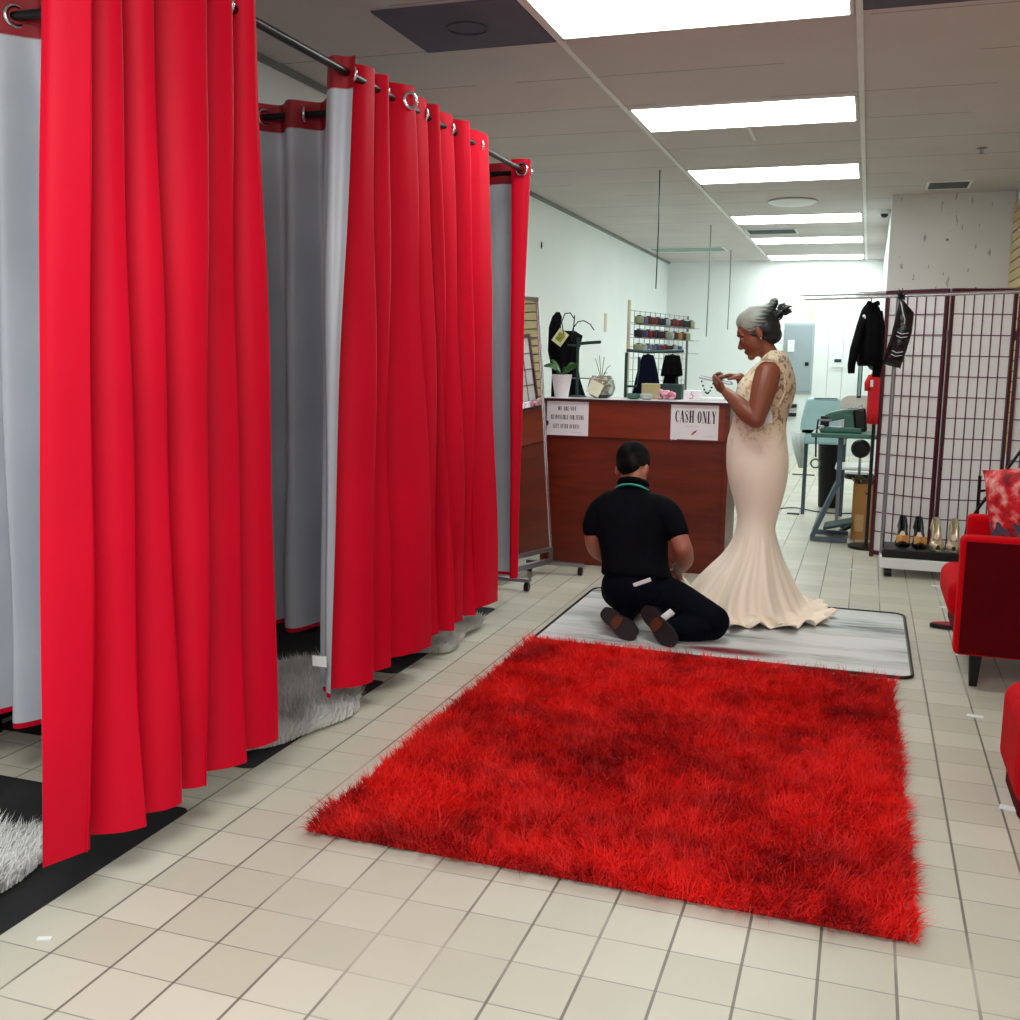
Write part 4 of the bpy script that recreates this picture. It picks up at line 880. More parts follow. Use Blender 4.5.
MB().box((-.035, 7.70, z0+.09), (.085, .12, .165), mtx=Matrix.Rotation(-.12, 3, 'Y')).build('motor_cover', 'black', r, bevel=.015)
MB().tube([(-.12, 7.64, z0+.165), (-.05, 7.64, z0+.172)], .010, 10).build('thread_guide', 'chrome', r)
MB().tube([(-.02, 7.72, z0+.16), (-.03, 7.71, z0+.195), (-.05, 7.70, z0+.18)], .004, 6).build('lever', 'chrome', r)
MB().box((-.295, 7.65, z0+.035), (.05, .03, .03)).build('clamp', 'chrome', r, bevel=.004)
r = empty('covered_machine', (-.325, 8.95, 0), 'second sewing table draped with a pale cyan cover at the rear', 'covered table')
MB().box((-.325, 8.95, .70), (.36, .40, .03)).build('tabletop', 'white', r)
MB().loft([[Vector((-.325+a*w, 8.95+b_*.2, z)) for a, b_ in ((-1, -1), (1, -1), (1, 1), (-1, 1))] for z, w in ((.60, .185), (.80, .165), (.93, .14), (.965, .13))]).build('cover', 'cyan', r, bevel=.02, seg=3)
MB().bar((-.40, 8.75, .968), (-.22, 8.75, .968), .008).build('cover_piping', 'black', r)
for x in (-.45, -.15): MB().bar((x, 8.95, 0), (x, 8.95, .69), .03).build('leg', 'steelblue', r)
b = MB(); drape(b, [(.40, .03, .012, .03), (.50, .015, .03, .07), (.60, .0, .042, .10), (.69, 0, .05, .12)], -.505, 8.8, k=5, amp=.008); b.build('hanging_cloth', mat('pale cloth', (206, 220, 218), .8), r, smooth=True)
r = empty('white_panel_chair', (-.06, 8.4, 0), 'rounded white moulded chair back behind the sewing machine', 'chair')
r.name = 'moulded_chair'
MB().prism(rrect(-.19, .13, .71, 1.01, .07), 8.39, 8.415, lambda p: Vector((p[0], p[2], p[1]))).build('backrest', mat('off white plastic', (214, 212, 206), .5), r, bevel=.004)
MB().box((-.03, 8.59, .45), (.34, .38, .03)).build('seat', 'white', r, bevel=.01)
for x in (-.17, .11):
    for y in (8.43, 8.76): MB().bar((x, y, 0), (x, y, .74 if y < 8.5 else .44), .02).build('leg', 'dullchrome', r)
r = empty('office_chair', (-.03, 7.95, 0), 'small stool with a round black backrest beside the sewing table', 'chair')
r.name = 'sewing_stool'
MB().lathe([(.001, -.02), (.055, -.018), (.068, 0), (.055, .016), (.001, .02)], (0, 0, 0), 28).build('backrest', 'black', r, smooth='auto')
o = r.children[0]
MM = Matrix.Rotation(math.radians(90), 4, 'X'); MM.translation = (-.02, 8.02, .635); o.data.transform(MM)
MB().bar((-.02, 8.03, .60), (-.02, 8.05, .38), .018).build('back_post', 'dullchrome', r)
MB().lathe([(.001, 0), (.10, .0), (.11, .02), (.10, .04), (.001, .045)], (-.02, 8.16, .40), 24).build('seat', 'black', r, smooth='auto')
MB().tube([(-.02, 8.16, .05), (-.02, 8.16, .40)], .015).build('column', 'dullchrome', r)
for k in range(4): a = PI/4+k*PI/2; MB().bar((-.02, 8.16, .06), (-.02+.15*math.cos(a), 8.16+.15*math.sin(a), .015), .022).build('leg', 'black', r)
r = empty('trash_can', (-.27, 9.5, 0), 'tall black plastic trash can under the sewing table', 'trash can')
MB().lathe([(.001, .0), (.085, 0), (.115, .62), (.122, .62), (.122, .66), (.105, .66), (.078, .02), (.001, .02)], (-.265, 9.5, 0), 28).build('bin_body', 'black', r, smooth='auto')
MB().lathe([(.112, .60), (.128, .60), (.130, .645), (.114, .65)], (-.265, 9.5, 0), 28).build('rim_liner', mat('black bin liner', (22, 22, 26), .3), r, smooth='auto')
r = empty('cardboard_box', (.03, 7.9, 0), 'tall open brown cardboard box at the foot of the folding screen', 'box')
bx0 = MB(); 
for c, d in (((.03, 7.80, .20), (.16, .006, .40)), ((.03, 7.98, .20), (.16, .006, .40)), ((-.05, 7.89, .20), (.006, .18, .40)), ((.11, 7.89, .20), (.006, .18, .40)), ((.03, 7.89, .004), (.16, .18, .006))): bx0.box(c, d)
bx0.build('box_walls', 'cardboard', r)
MB().box((-.055, 7.79, .43), (.03, .16, .004), mtx=Matrix.Rotation(.9, 3, 'Y')).build('flap', 'cardboard', r)
MB().box((.0, 7.794, .12), (.06, .003, .12)).build('tape_label', mat('lighter tape', (196, 156, 100), .6), r)
r = empty('fabric_bag', (.02, 7.88, .4), 'olive brown bag of scraps stuffed in the cardboard box', 'bag')
b = MB()
rs = random.Random(9)
for i in range(16): b.ball((.02+rs.uniform(-.05, .05), 7.88+rs.uniform(-.05, .05), .40+rs.uniform(-.02, .05)), (rs.uniform(.02, .035), .03, rs.uniform(.012, .025)), 10, m=6)
b.build('scraps', mat('olive scraps', (84, 76, 54), .7, var=.5, vscale=40), r, smooth=True)
MB().tube([(-.02, 7.83, .43), (.0, 7.81, .37), (.04, 7.80, .33), (.08, 7.81, .37)], .007, 6).build('strap', 'black', r, smooth=True)
# red garment and cap on a stand behind the screen edge
r = empty('red_shirt', (.045, 7.4, .8), 'bright red shirt hanging just left of the folding screen edge', 'shirt')
b = MB(); drape(b, [(.85, .01, .055, .05), (.95, .005, .052, .05), (1.08, 0, .05, .05), (1.17, 0, .045, .045), (1.20, 0, .02, .02)], .055, 7.42, k=5, amp=.005); b.build('body', 'red_cloth', r, smooth=True)
MB().tube([(.02, 7.40, 1.17), (-.0, 7.39, 1.12), (.002, 7.39, 1.07)], [.02, .022, .02], 12).build('sleeve', 'red_cloth', r, smooth=True)
MB().box((.025, 7.366, 1.12), (.018, .003, .045)).build('white_print', 'white', r)
r = empty('mannequin_stand', (.055, 7.42, 0), 'slim black stand topped by a grey green head block above the red shirt', 'stand')
MB().tube([(.055, 7.42, 0), (.055, 7.42, .86)], .012).build('pole', 'black', r); MB().lathe([(.12, 0), (.12, .02), (.02, .03)], (.055, 7.46, 0)).build('base', 'black', r)
MB().ball((.035, 7.42, 1.252), (.048, .05, .048), 18).build('head_block', 'dkgreen', r, smooth=True)
MB().tube([(.05, 7.42, 1.19), (.045, 7.42, 1.23)], .016).build('neck', 'dkgreen', r)
r = empty('picture_frame', (-.07, 9.3, 1.1), 'narrow black framed mirror leaning behind the red shirt', 'frame')
MB().box((-.055, 7.9, 1.13), (.03, .02, .25)).build('frame', 'black', r); MB().box((-.055, 7.889, 1.13), (.016, .003, .22)).build('pane', 'cyan', r)
MB().tube([(-.055, 7.9, 1.25), (-.055, 7.9, 1.6)], .002, 5).build('cord', 'black', r)
r.location = (-.055, 7.9, 1.0)
for ch in r.children: ch.matrix_parent_inverse = Matrix.Translation(-r.location)
# bits on the floor behind the gown
for x, y, w, lab in ((-.62, 12.1, .24, 'thin black strip lying on the floor near the back wall'), (-.52, 8.9, .10, 'short black strip lying on the floor beside the black cable')):
    tag(MB().box((x, y, .006), (w, .04, .010)).build('floor_strip', 'black'), lab, 'strip')
tag(MB().tube(catmull([(-.75, 9.0, .004), (-.55, 9.28, .004), (-.35, 9.12, .004), (-.2, 9.08, .004), (-.02, 9.16, .004)], 6), .005, 6).build('power_cable', 'black', smooth=True), 'thin black cable crossing the floor behind the gown', 'cable')
# ================================================================ RED SEATING
def armchair(x0, y0, lab):
    r = empty('armchair', (x0+.4, y0+.35, 0), lab, 'armchair')
    W = .72
    for s, yy in ((0, y0), (1, y0+W-.09)):
        MB().box((x0+.39+s*.045, yy+.045, .365), (.76 if not s else .70, .086, .47)).build('arm', 'velvet', r, bevel=.022, seg=4)
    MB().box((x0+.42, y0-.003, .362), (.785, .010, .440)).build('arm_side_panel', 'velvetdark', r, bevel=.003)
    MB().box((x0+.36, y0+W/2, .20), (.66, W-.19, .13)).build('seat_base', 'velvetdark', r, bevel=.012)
    MB().box((x0+.335, y0+W/2, .325), (.70, W-.20, .15)).build('seat_cushion', 'velvet', r, bevel=.05, seg=5)
    MB().box((x0+.82, y0+W/2, .48), (.15, W-.02, .68), mtx=Matrix.Rotation(.10, 3, 'Y')).build('backrest', 'velvet', r, bevel=.04, seg=4)
    for lx in (x0+.095, x0+.70):
        for ly in (y0+.06, y0+W-.06): MB().loft([[Vector((lx+a*w, ly+b_*w, z)) for a, b_ in ((-1, -1), (1, -1), (1, 1), (-1, 1))] for z, w in ((0, .014), (.135, .024))]).build('leg', 'black', r)
    return r
armchair(.368, 4.30, 'large bright red velvet armchair with black tapered legs at the right edge')
def pillow_mat():
    m, N, L, B = new_mat('red floral print'); tc = N.new('ShaderNodeTexCoord'); v = N.new('ShaderNodeTexNoise'); v.inputs['Scale'].default_value = 16; v.inputs['Detail'].default_value = 5; L.new(tc.outputs['Object'], v.inputs[0])
    r = N.new('ShaderNodeValToRGB'); L.new(v.outputs[0], r.inputs[0]); e = r.color_ramp.elements; e[0].position = .35; e[0].color = (*lin((120, 8, 20)), 1); e[1].position = .68; e[1].color = (*lin((235, 190, 180)), 1); k = e.new(.5); k.color = (*lin((215, 22, 36)), 1)
    g = N.new('ShaderNodeNewGeometry'); sp = N.new('ShaderNodeSeparateXYZ'); L.new(g.outputs['Position'], sp.inputs[0])
    v2 = N.new('ShaderNodeTexNoise'); v2.inputs['Scale'].default_value = 30; L.new(tc.outputs['Object'], v2.inputs[0])
    lo = mth(N, L, 'MULTIPLY', mth(N, L, 'LESS_THAN', mth(N, L, 'ADD', sp.outputs[2], mth(N, L, 'MULTIPLY', v2.outputs[0], .16)), .655), mth(N, L, 'GREATER_THAN', v.outputs[0], .42))
    L.new(mix(N, L, lo, r.outputs[0], lin((70, 76, 96))), B.inputs['Base Color']); B.inputs['Roughness'].default_value = .8; return m
r = empty('throw_pillow', (.68, 4.72, .40), 'square red floral throw pillow with grey lower edge standing on the red armchair', 'pillow')
b = MB(); F = []; F2 = []; n = 16; RM = Matrix.Rotation(-.20, 3, 'Y') @ Matrix.Rotation(.9, 3, 'Z')
for i in range(n+1):
    A_ = []; B_ = []
    for j in range(n+1):
        u = i/n*2-1; v = j/n*2-1; pin = 1-.10*(1-abs(u)**2)*abs(v)**3; pin2 = 1-.10*(1-abs(v)**2)*abs(u)**3; th = .075*((1-u**4)*(1-v**4))**.5
        for s, arr in ((1, A_), (-1, B_)): arr.append(Vector((.70, 4.80, .625))+RM @ Vector((s*th, u*.21*pin, v*.21*pin2)))
    F.append(A_); F2.append(B_)
b.grid(F); b.grid(F2); bmesh.ops.remove_doubles(b.bm, verts=b.bm.verts, dist=.002); pc_ = b.build('pillow_cover', pillow_mat(), r, smooth=True)
b = MB(); P = [Vector((.70, 4.80, .625))+RM @ Vector((0, u*.21, v*.21)) for u, v in ((-1, -1), (0, -.9), (1, -1), (.9, 0), (1, 1), (0, .9), (-1, 1), (-.9, 0), (-1, -1))]
b.tube(P, .004, 6).build('piping', 'velvet', pc_, smooth=True)
r = empty('ottoman', (.75, 3.1, 0), 'rounded bright red velvet ottoman cut off by the right edge of the photo', 'ottoman')
MB().prism(rrect(.45, 1.01, 2.95, 3.5, .12), .045, .30).build('body', 'velvet', r, bevel=.05, seg=5)
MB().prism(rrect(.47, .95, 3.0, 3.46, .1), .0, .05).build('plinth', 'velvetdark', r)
# black folding music stand behind the armchair
r = empty('folding_stand', (.62, 5.9, 0), 'black folded metal stand leaning behind the red armchair', 'stand')
MB().bar((.86, 5.9, .99), (.545, 5.9, .44), .024, .012).build('strut', 'black', r); MB().bar((.545, 5.9, .44), (.50, 5.9, .006), .02, .012).build('leg', 'black', r)
MB().bar((.583, 5.92, .68), (.588, 5.92, .02), .016, .012).build('leg', 'black', r); MB().bar((.86, 5.9, .99), (.82, 5.95, .006), .016, .012).build('leg', 'black', r)
MB().bar((.583, 5.91, .60), (.69, 5.91, .62), .012).build('brace', 'black', r); MB().bar((.59, 5.91, .52), (.66, 5.91, .63), .012).build('brace', 'black', r)
# slide sandals
def slide(x, y, rz, lab):
    r = empty('slide_sandal', (x, y, 0), lab, 'sandal'); R = Matrix.Rotation(rz, 3, 'Z'); c = Vector((x, y, 0)); poly = []
    for k in range(28):
        a = 2*PI*k/28; poly.append((.115*math.cos(a), (.042+.006*math.cos(a))*math.sin(a)))
    b = MB(); b.loft([[c+R @ Vector((px_, py_, z)) for px_, py_ in poly] for z in (.002, .022)]).build('sole', 'black', r, bevel=.004)
    MB().loft([[c+R @ Vector((px_*.93, py_*.9, z)) for px_, py_ in poly] for z in (.0225, .025)]).build('footbed', mat('crimson footbed', (150, 20, 44), .7), r)
    F = [[c+R @ Vector((.03+dx, .047*math.cos(a), .022+.045*math.sin(a))) for a in [PI*k/12 for k in range(13)]] for dx in (-.045, -.015, .015, .045)]
    MB().grid(F).build('strap', 'blackfab', r, smooth=True, solid=.006)
    MB().ball(c+R @ Vector((.03, -.015, .070)), (.022, .012, .004), 10).build('white_logo', 'white', r)
    return r
slide(.465, 5.30, .1, 'black and crimson slide sandal with a white mark beside the red armchair')
# tapes and scraps on the floor
for x, y, w, h, rz, lab in ((.437, 3.96, .055, .030, -.15, 'white rectangle label on the floor ahead of the ottoman, in a grey smear'), (.452, 3.14, .045, .03, -.2, 'white label on the floor touching the foot of the ottoman'), (.455, 4.81, .045, .02, 0, 'small white scrap on the floor at the armchair leg'), (.449, 5.75, .05, .035, 0, 'white paper scrap on the floor behind the sandal'), (.435, 6.30, .045, .03, -.2, 'white paper scrap on the floor in front of the shoe shelf'), (-.02, 6.62, .035, .03, .2, 'tiny white scrap on the tiles left of the shoe shelf'), (-1.60, 1.66, .03, .012, .4, 'thin white scrap on the floor under the nearest curtain')):
    tag(MB().box((x, y, .002), (w, h, .003), rz).build('paper_scrap', 'white'), lab, 'scrap', 'white scraps on the floor')
# dark stools standing inside the booths
for x, y, lab in ((-2.5, 2.72, 'dark stool inside the nearest booth with only its legs showing'), (-2.5, 4.25, 'dark stool in the shadow behind the second booth curtain')):
    r = empty('stool', (x, y, 0), lab, 'stool', 'dark booth stools'); MB().prism(rrect(x-.2, x+.2, y-.17, y+.17, .05), .40, .46).build('seat', 'black', r, bevel=.01)
    for a in (-.16, .16):
        for c in (-.13, .13): MB().bar((x+a, y+c, 0), (x+a, y+c, .41), .035).build('leg', 'black', r)
# ================================================================ PEOPLE
SKW = mat('brown skin', (128, 72, 50), .45, var=.07, vscale=8, spec=.4); SKM = mat('tan skin', (158, 98, 78), .5, var=.07, vscale=8)
def remesh(b, name, m, parent, vox, smooth_it=3, root=None):
    me = bpy.data.meshes.new(name+'_src'); bmesh.ops.recalc_face_normals(b.bm, faces=b.bm.faces); b.bm.to_mesh(me); b.bm.free()
    o = bpy.data.objects.new(name+'_src', me); COL.objects.link(o)
    md = o.modifiers.new('r', 'REMESH'); md.mode = 'VOXEL'; md.voxel_size = vox; md.use_smooth_shade = True
    md = o.modifiers.new('s', 'SMOOTH'); md.factor = .5; md.iterations = smooth_it
    dg = bpy.context.evaluated_depsgraph_get(); dg.update()
    nm = bpy.data.meshes.new_from_object(o.evaluated_get(dg)); bpy.data.objects.remove(o); bpy.data.meshes.remove(me)
    nm.materials.clear(); nm.materials.append(m if not isinstance(m, str) else M[m]); nm.name = name
    nm.polygons.foreach_set('use_smooth', [True]*len(nm.polygons))
    o = bpy.data.objects.new(name, nm); COL.objects.link(o)
    if parent: o.parent = parent
    return o
def limb(b, pts, rad, n=16, flat=1):
    """tapered rounded limb through joints"""
    P = catmull([tuple(p)+(r,) for p, r in zip(pts, rad)], 4); 
    b.tube([p[:3] for p in P], [p[3] for p in P], n, flat=flat)
    for p in (P[0], P[-1]): b.ball(p[:3], p[3]*.995, n)
    return b
def head(b, c, f, u, s=1.0, female=True):
    f = Vector(f).normalized(); u = Vector(u); u = (u-f*u.dot(f)).normalized(); l = u.cross(f); R = Matrix((f, l, u)).transposed(); c = Vector(c)
    def E(p, r): b.ball(c+R @ (Vector(p)*s), tuple(v*s for v in r), 24, mtx=R, m=16)
    def W(p): return c+R @ (Vector(p)*s)
    E((-.012, 0, .030), (.096, .074, .086)); E((.028, 0, -.020), (.064, .060, .088)); E((.022, 0, -.058), (.062, .053, .045))
    E((.070, 0, -.092), (.020, .022, .018)); E((.045, .034, -.028), (.030, .022, .030)); E((.045, -.034, -.028), (.030, .022, .030))
    E((.070, 0, .030), (.022, .046, .026)); E((.078, 0, -.060), (.017, .024, .007)); E((.0765, 0, -.070), (.016, .021, .007))
    b.tube([W((.080, 0, .012)), W((.092, 0, -.010)), W((.106, 0, -.030)), W((.098, 0, -.040))], [.006*s, .009*s, .011*s, .008*s], 10)
    for q in (-1, 1):
        E((.094, q*.011, -.037), (.010, .008, .007)); E((.074, q*.031, -.002), (.012, .015, .008))
        E((-.008, q*.078, -.008), (.016, .009, .031)); E((-.004, q*.072, -.026), (.010, .007, .012))
        limb(b, [W((.085, q*.012, .018)), W((.083, q*.032, .022)), W((.066, q*.05, .014))], [.004*s]*3, 8)
    return W, R
def hand(b, w, d, n, t, s=1.0, curls=((.5, .6, .4),)*4, thumb=(.5, .5), spread=.06):
    """w wrist, d finger direction, n palm-facing direction, t thumb-side direction"""
    d = Vector(d).normalized(); t = Vector(t); t = (t-d*t.dot(d)).normalized(); n_ = d.cross(t)
    if n_.dot(Vector(n)) < 0: n_ = -n_
    n = n_; w = Vector(w)
    LN_ = [(.040, .024, .018), (.044, .027, .020), (.041, .025, .019), (.032, .019, .016)]
    for i in range(4):
        off = (1.5-i)*.0185*s; k = w+d*(.083-.003*abs(i-1))*s+t*off
        limb(b, [w+t*off*.45+d*.005*s, w+d*.045*s+t*off*.85, k], [.013*s, .012*s, .0098*s], 10)
        p = k; a = 0; pts = [k]; di = (d+t*spread*(1.5-i)).normalized()
        for j in range(3):
            a += curls[i][j]; p = p+(di*math.cos(a)+n*math.sin(a))*LN_[i][j]*s; pts.append(p)
        limb(b, pts, [.0094*s, .0084*s, .0078*s, .0066*s], 10)
    p = w+d*.022*s+t*.018*s; d1 = (d*.62+t*.70+n*.32).normalized(); q = p+d1*.036*s; d2 = (d*(.8)+t*(.5-thumb[0])+n*thumb[0]).normalized(); q2 = q+d2*.030*s; d3 = (d+n*thumb[1]).normalized()
    limb(b, [p, q, q2, q2+d3*.022*s], [.014*s, .0115*s, .0098*s, .0075*s], 10)
# ---------------------------------------------------------------- woman in the gown
wm = empty('person', (-.50, 5.2, .01), 'person standing in a beige lace mermaid gown, head bent over a phone', 'person')
wm.location = (0, 0, 0)
wl = Vector((-.50, 5.2, .008))
b = MB()
hc = (-.515, 5.2, 1.388); hf = (-.90, -.04, -.44); hu = (-.42, 0, .90)
W, R = head(b, hc, hf, hu, 1.0)
limb(b, [(-.49, 5.2, 1.33), (-.455, 5.2, 1.285), (-.432, 5.2, 1.235)], [.046, .043, .052])
E_ = lambda p, r: b.ball(p, r, 24, m=14)
E_((-.445, 5.2, 1.20), (.085, .145, .055)); E_((-.46, 5.2, 1.12), (.115, .14, .10)); E_((-.48, 5.2, 1.00), (.10, .105, .12)); E_((-.490, 5.205, .86), (.11, .12, .12)); E_((-.488, 5.205, .77), (.115, .13, .10))
for s in (-1, 1): limb(b, [(-.49, 5.2+s*.08, .75), (-.475, 5.2+s*.06, .45), (-.47, 5.2+s*.07, .09)], [.08, .055, .035]); limb(b, [(-.46, 5.2+s*.07, .05), (-.53, 5.2+s*.075, .035), (-.60, 5.2+s*.078, .030)], [.035, .032, .022])
# near (left) arm
limb(b, [(-.448, 5.075, 1.195), (-.458, 5.045, 1.13), (-.470, 5.015, 1.06), (-.484, 4.99, .985)], [.060, .060, .052, .043])
limb(b, [(-.484, 4.99, .985), (-.535, 5.01, 1.02), (-.590, 5.06, 1.065), (-.640, 5.115, 1.102)], [.043, .044, .034, .024])
hand(b, (-.636, 5.112, 1.100), (-.80, .42, .42), (.35, .55, .7), (-.2, -.75, .6), .92, ((.7, .95, .6), (.75, .95, .6), (.8, 1.0, .6), (.85, 1.0, .6)), (.1, .2))
# far (right) arm
limb(b, [(-.44, 5.33, 1.195), (-.455, 5.37, 1.12), (-.475, 5.39, 1.05), (-.49, 5.38, .99)], [.056, .055, .048, .042])
limb(b, [(-.49, 5.38, .99), (-.53, 5.35, 1.05), (-.57, 5.31, 1.12), (-.598, 5.285, 1.172)], [.042, .042, .033, .023])
hand(b, (-.596, 5.285, 1.172), (-.80, -.45, .10), (-.1, -.2, -1), (-.3, -.9, .2), .88, ((.35, .5, .3), (.3, .45, .3), (.4, .5, .3), (.5, .5, .3)), (.3, .3))
body = remesh(b, 'body', SKW, wm, .0036, 3)
# face details
ew = mat('eye white', (225, 218, 210), .3); dk = mat('dark lashes and brows', (26, 18, 16), .7)
for q in (-1, 1):
    MB().ball(W((.0745, q*.031, -.004)), .0115, 14).build('eye', ew, wm, smooth=True)
    MB().ball(W((.0755, q*.031, -.002)), (.0125, .0135, .0115), 14, mtx=R).build('eyelid', SKW, wm, smooth=True)
    MB().tube([W((.0865, q*.020, -.006)), W((.0905, q*.031, -.009)), W((.084, q*.043, -.005))], .0022, 6).build('eyelid_line', dk, wm)
    MB().tube([W((.090, q*.014, .020)), W((.090, q*.030, .027)), W((.076, q*.048, .019))], [.002, .0036, .0015], 6).build('eyebrow', dk, wm)
    MB().ball(W((-.006, q*.083, -.036)), .0055, 10).build('earring', 'chrome', wm, smooth=True)
lp = MB(); lp.ball(W((.089, 0, -.060)), (.006, .017, .0045), 12, mtx=R); lp.ball(W((.087, 0, -.069)), (.006, .015, .005), 12, mtx=R); lp.build('lips', mat('mauve lips', (112, 46, 44), .4), wm, smooth=True)
# hair: swept back silver over dark, messy bun
def hair_mat():
    m, N, L, B = new_mat('silver and dark hair'); tc = N.new('ShaderNodeTexCoord'); mp = N.new('ShaderNodeMapping'); mp.inputs['Rotation'].default_value = (0, .35, 0); mp.inputs['Scale'].default_value = (6, 14, 44); L.new(tc.outputs['Object'], mp.inputs[0])
    n = N.new('ShaderNodeTexNoise'); n.inputs['Scale'].default_value = 2.4; n.inputs['Detail'].default_value = 5; L.new(mp.outputs[0], n.inputs[0])
    sp = N.new('ShaderNodeSeparateXYZ'); L.new(tc.outputs['Object'], sp.inputs[0])
    # crown and front silver, back of the head dark
    g = mth(N, L, 'MULTIPLY', mth(N, L, 'ADD', mth(N, L, 'SUBTRACT', mth(N, L, 'ADD', sp.outputs[0], .515), mth(N, L, 'MULTIPLY', mth(N, L, 'SUBTRACT', sp.outputs[2], 1.42), .55)), 0), -22); g = mth(N, L, 'ADD', g, mth(N, L, 'MULTIPLY', mth(N, L, 'SUBTRACT', n.outputs[0], .5), 3.2)); g = mth(N, L, 'ADD', g, .45, True)
    L.new(mix(N, L, g, lin((20, 25, 29)), lin((150, 156, 144))), B.inputs['Base Color']); B.inputs['Roughness'].default_value = .42
    bp = N.new('ShaderNodeBump'); bp.inputs['Strength'].default_value = .6; bp.inputs['Distance'].default_value = .004; L.new(n.outputs[0], bp.inputs['Height']); L.new(bp.outputs[0], B.inputs['Normal']); return m
HM = hair_mat()
b = MB(); b.ball(W((-.022, 0, .040)), (.098, .081, .090), 28, mtx=R, m=18); b.ball(W((-.045, 0, .005)), (.068, .079, .072), 24, mtx=R); b.ball(W((-.010, 0, .012)), (.070, .0815, .048), 24, mtx=R); b.ball(W((-.055, 0, -.040)), (.048, .055, .045), 20, mtx=R); b.ball(W((.012, 0, .072)), (.066, .062, .052), 24, mtx=R)
limb(b, [W((-.06, 0, .085)), W((-.105, 0, .085)), W((-.125, 0, .10))], [.035, .024, .022])
hr = remesh(b, 'hair', HM, wm, .004, 4)
b = MB(); rs = random.Random(12); bc = Vector((-.412, 5.2, 1.482))
for i in range(44):
    a = rs.uniform(0, 6.28); e = rs.uniform(-1.2, 1.4); d = Vector((math.cos(a)*math.cos(e), math.sin(a)*math.cos(e), math.sin(e))); t = d.orthogonal().normalized()
    rr2 = rs.uniform(.018, .030); l = rs.uniform(.012, .028)
    b.tube([bc+d*rr2*.3, bc+d*rr2*1.1+t*.01, bc+d*(rr2*1.1+l*.5)+t*.026, bc+d*(rr2*1.1+l*.7)+t*.042+Vector((0, 0, -.006))], [.008, .008, .005, .0012], 6)
for sx, sz in ((-.05, .045), (-.03, .06), (.0, .045), (-.065, .03)): b.tube([bc, bc+Vector((sx*.5, 0, sz*.7)), bc+Vector((sx, .01, sz))], [.003, .002, .0008], 5)
b.build('hair_bun', HM, hr, smooth=True)
# gown
sec = [(1.304, -.455, -.392, .060), (1.285, -.480, -.372, .085), (1.250, -.500, -.356, .118), (1.215, -.540, -.342, .135), (1.175, -.572, -.331, .142), (1.130, -.600, -.325, .146), (1.067, -.608, -.334, .140), (1.010, -.610, -.352, .130), (.946, -.618, -.361, .130), (.873, -.634, -.355, .148), (.80, -.636, -.343, .165), (.727, -.631, -.340, .168), (.653, -.615, -.347, .158), (.579, -.592, -.361, .143), (.505, -.572, -.378, .130), (.44, -.574, -.387, .134), (.37, -.592, -.371, .160), (.294, -.636, -.346, .205), (.217, -.702, -.312, .255), (.14, -.762, -.275, .300), (.075, -.800, -.235, .335), (.030, -.825, -.175, .365), (.014, -.85, -.105, .395)]
S = catmull(sec, 4); n = 176; rings = []
for z, x0, x1, ry in S:
    cx, rx = (x0+x1)/2, (x1-x0)/2; g = max(0, min(1, (.44-z)/.42)); cy = 5.21+.03*g; row = []
    for j in range(n):
        a = 2*PI*j/n; ca, sa = math.cos(a), math.sin(a)
        fo = math.sin(11*a+.6+.8*math.sin(2*a))*.65+math.sin(17*a+1.7*math.sin(a)+1)*.35+.25*math.sin(29*a); fo = fo*(1 if ca < .2 else 1-.55*(ca-.2)/.8)
        k = 1+g**.85*.135*fo
        lowz = z
        if z < .05: lowz = z+.020*(1+math.sin(23*a+2*math.sin(3*a)))*(1 if z < .022 else .6); k *= 1+((.065 if ca < .2 else .03)*math.sin(23*a+2*math.sin(3*a)))*(1 if z < .022 else .4)
        bust = .035*math.exp(-((z-1.13)/.07)**2)*max(0, -ca)**3*abs(sa+.0)**.5 if z > .9 else 0
        row.append(Vector((cx+rx*k*ca-bust*0, cy+ry*k*sa, max(lowz, .012))))
    rings.append(row)
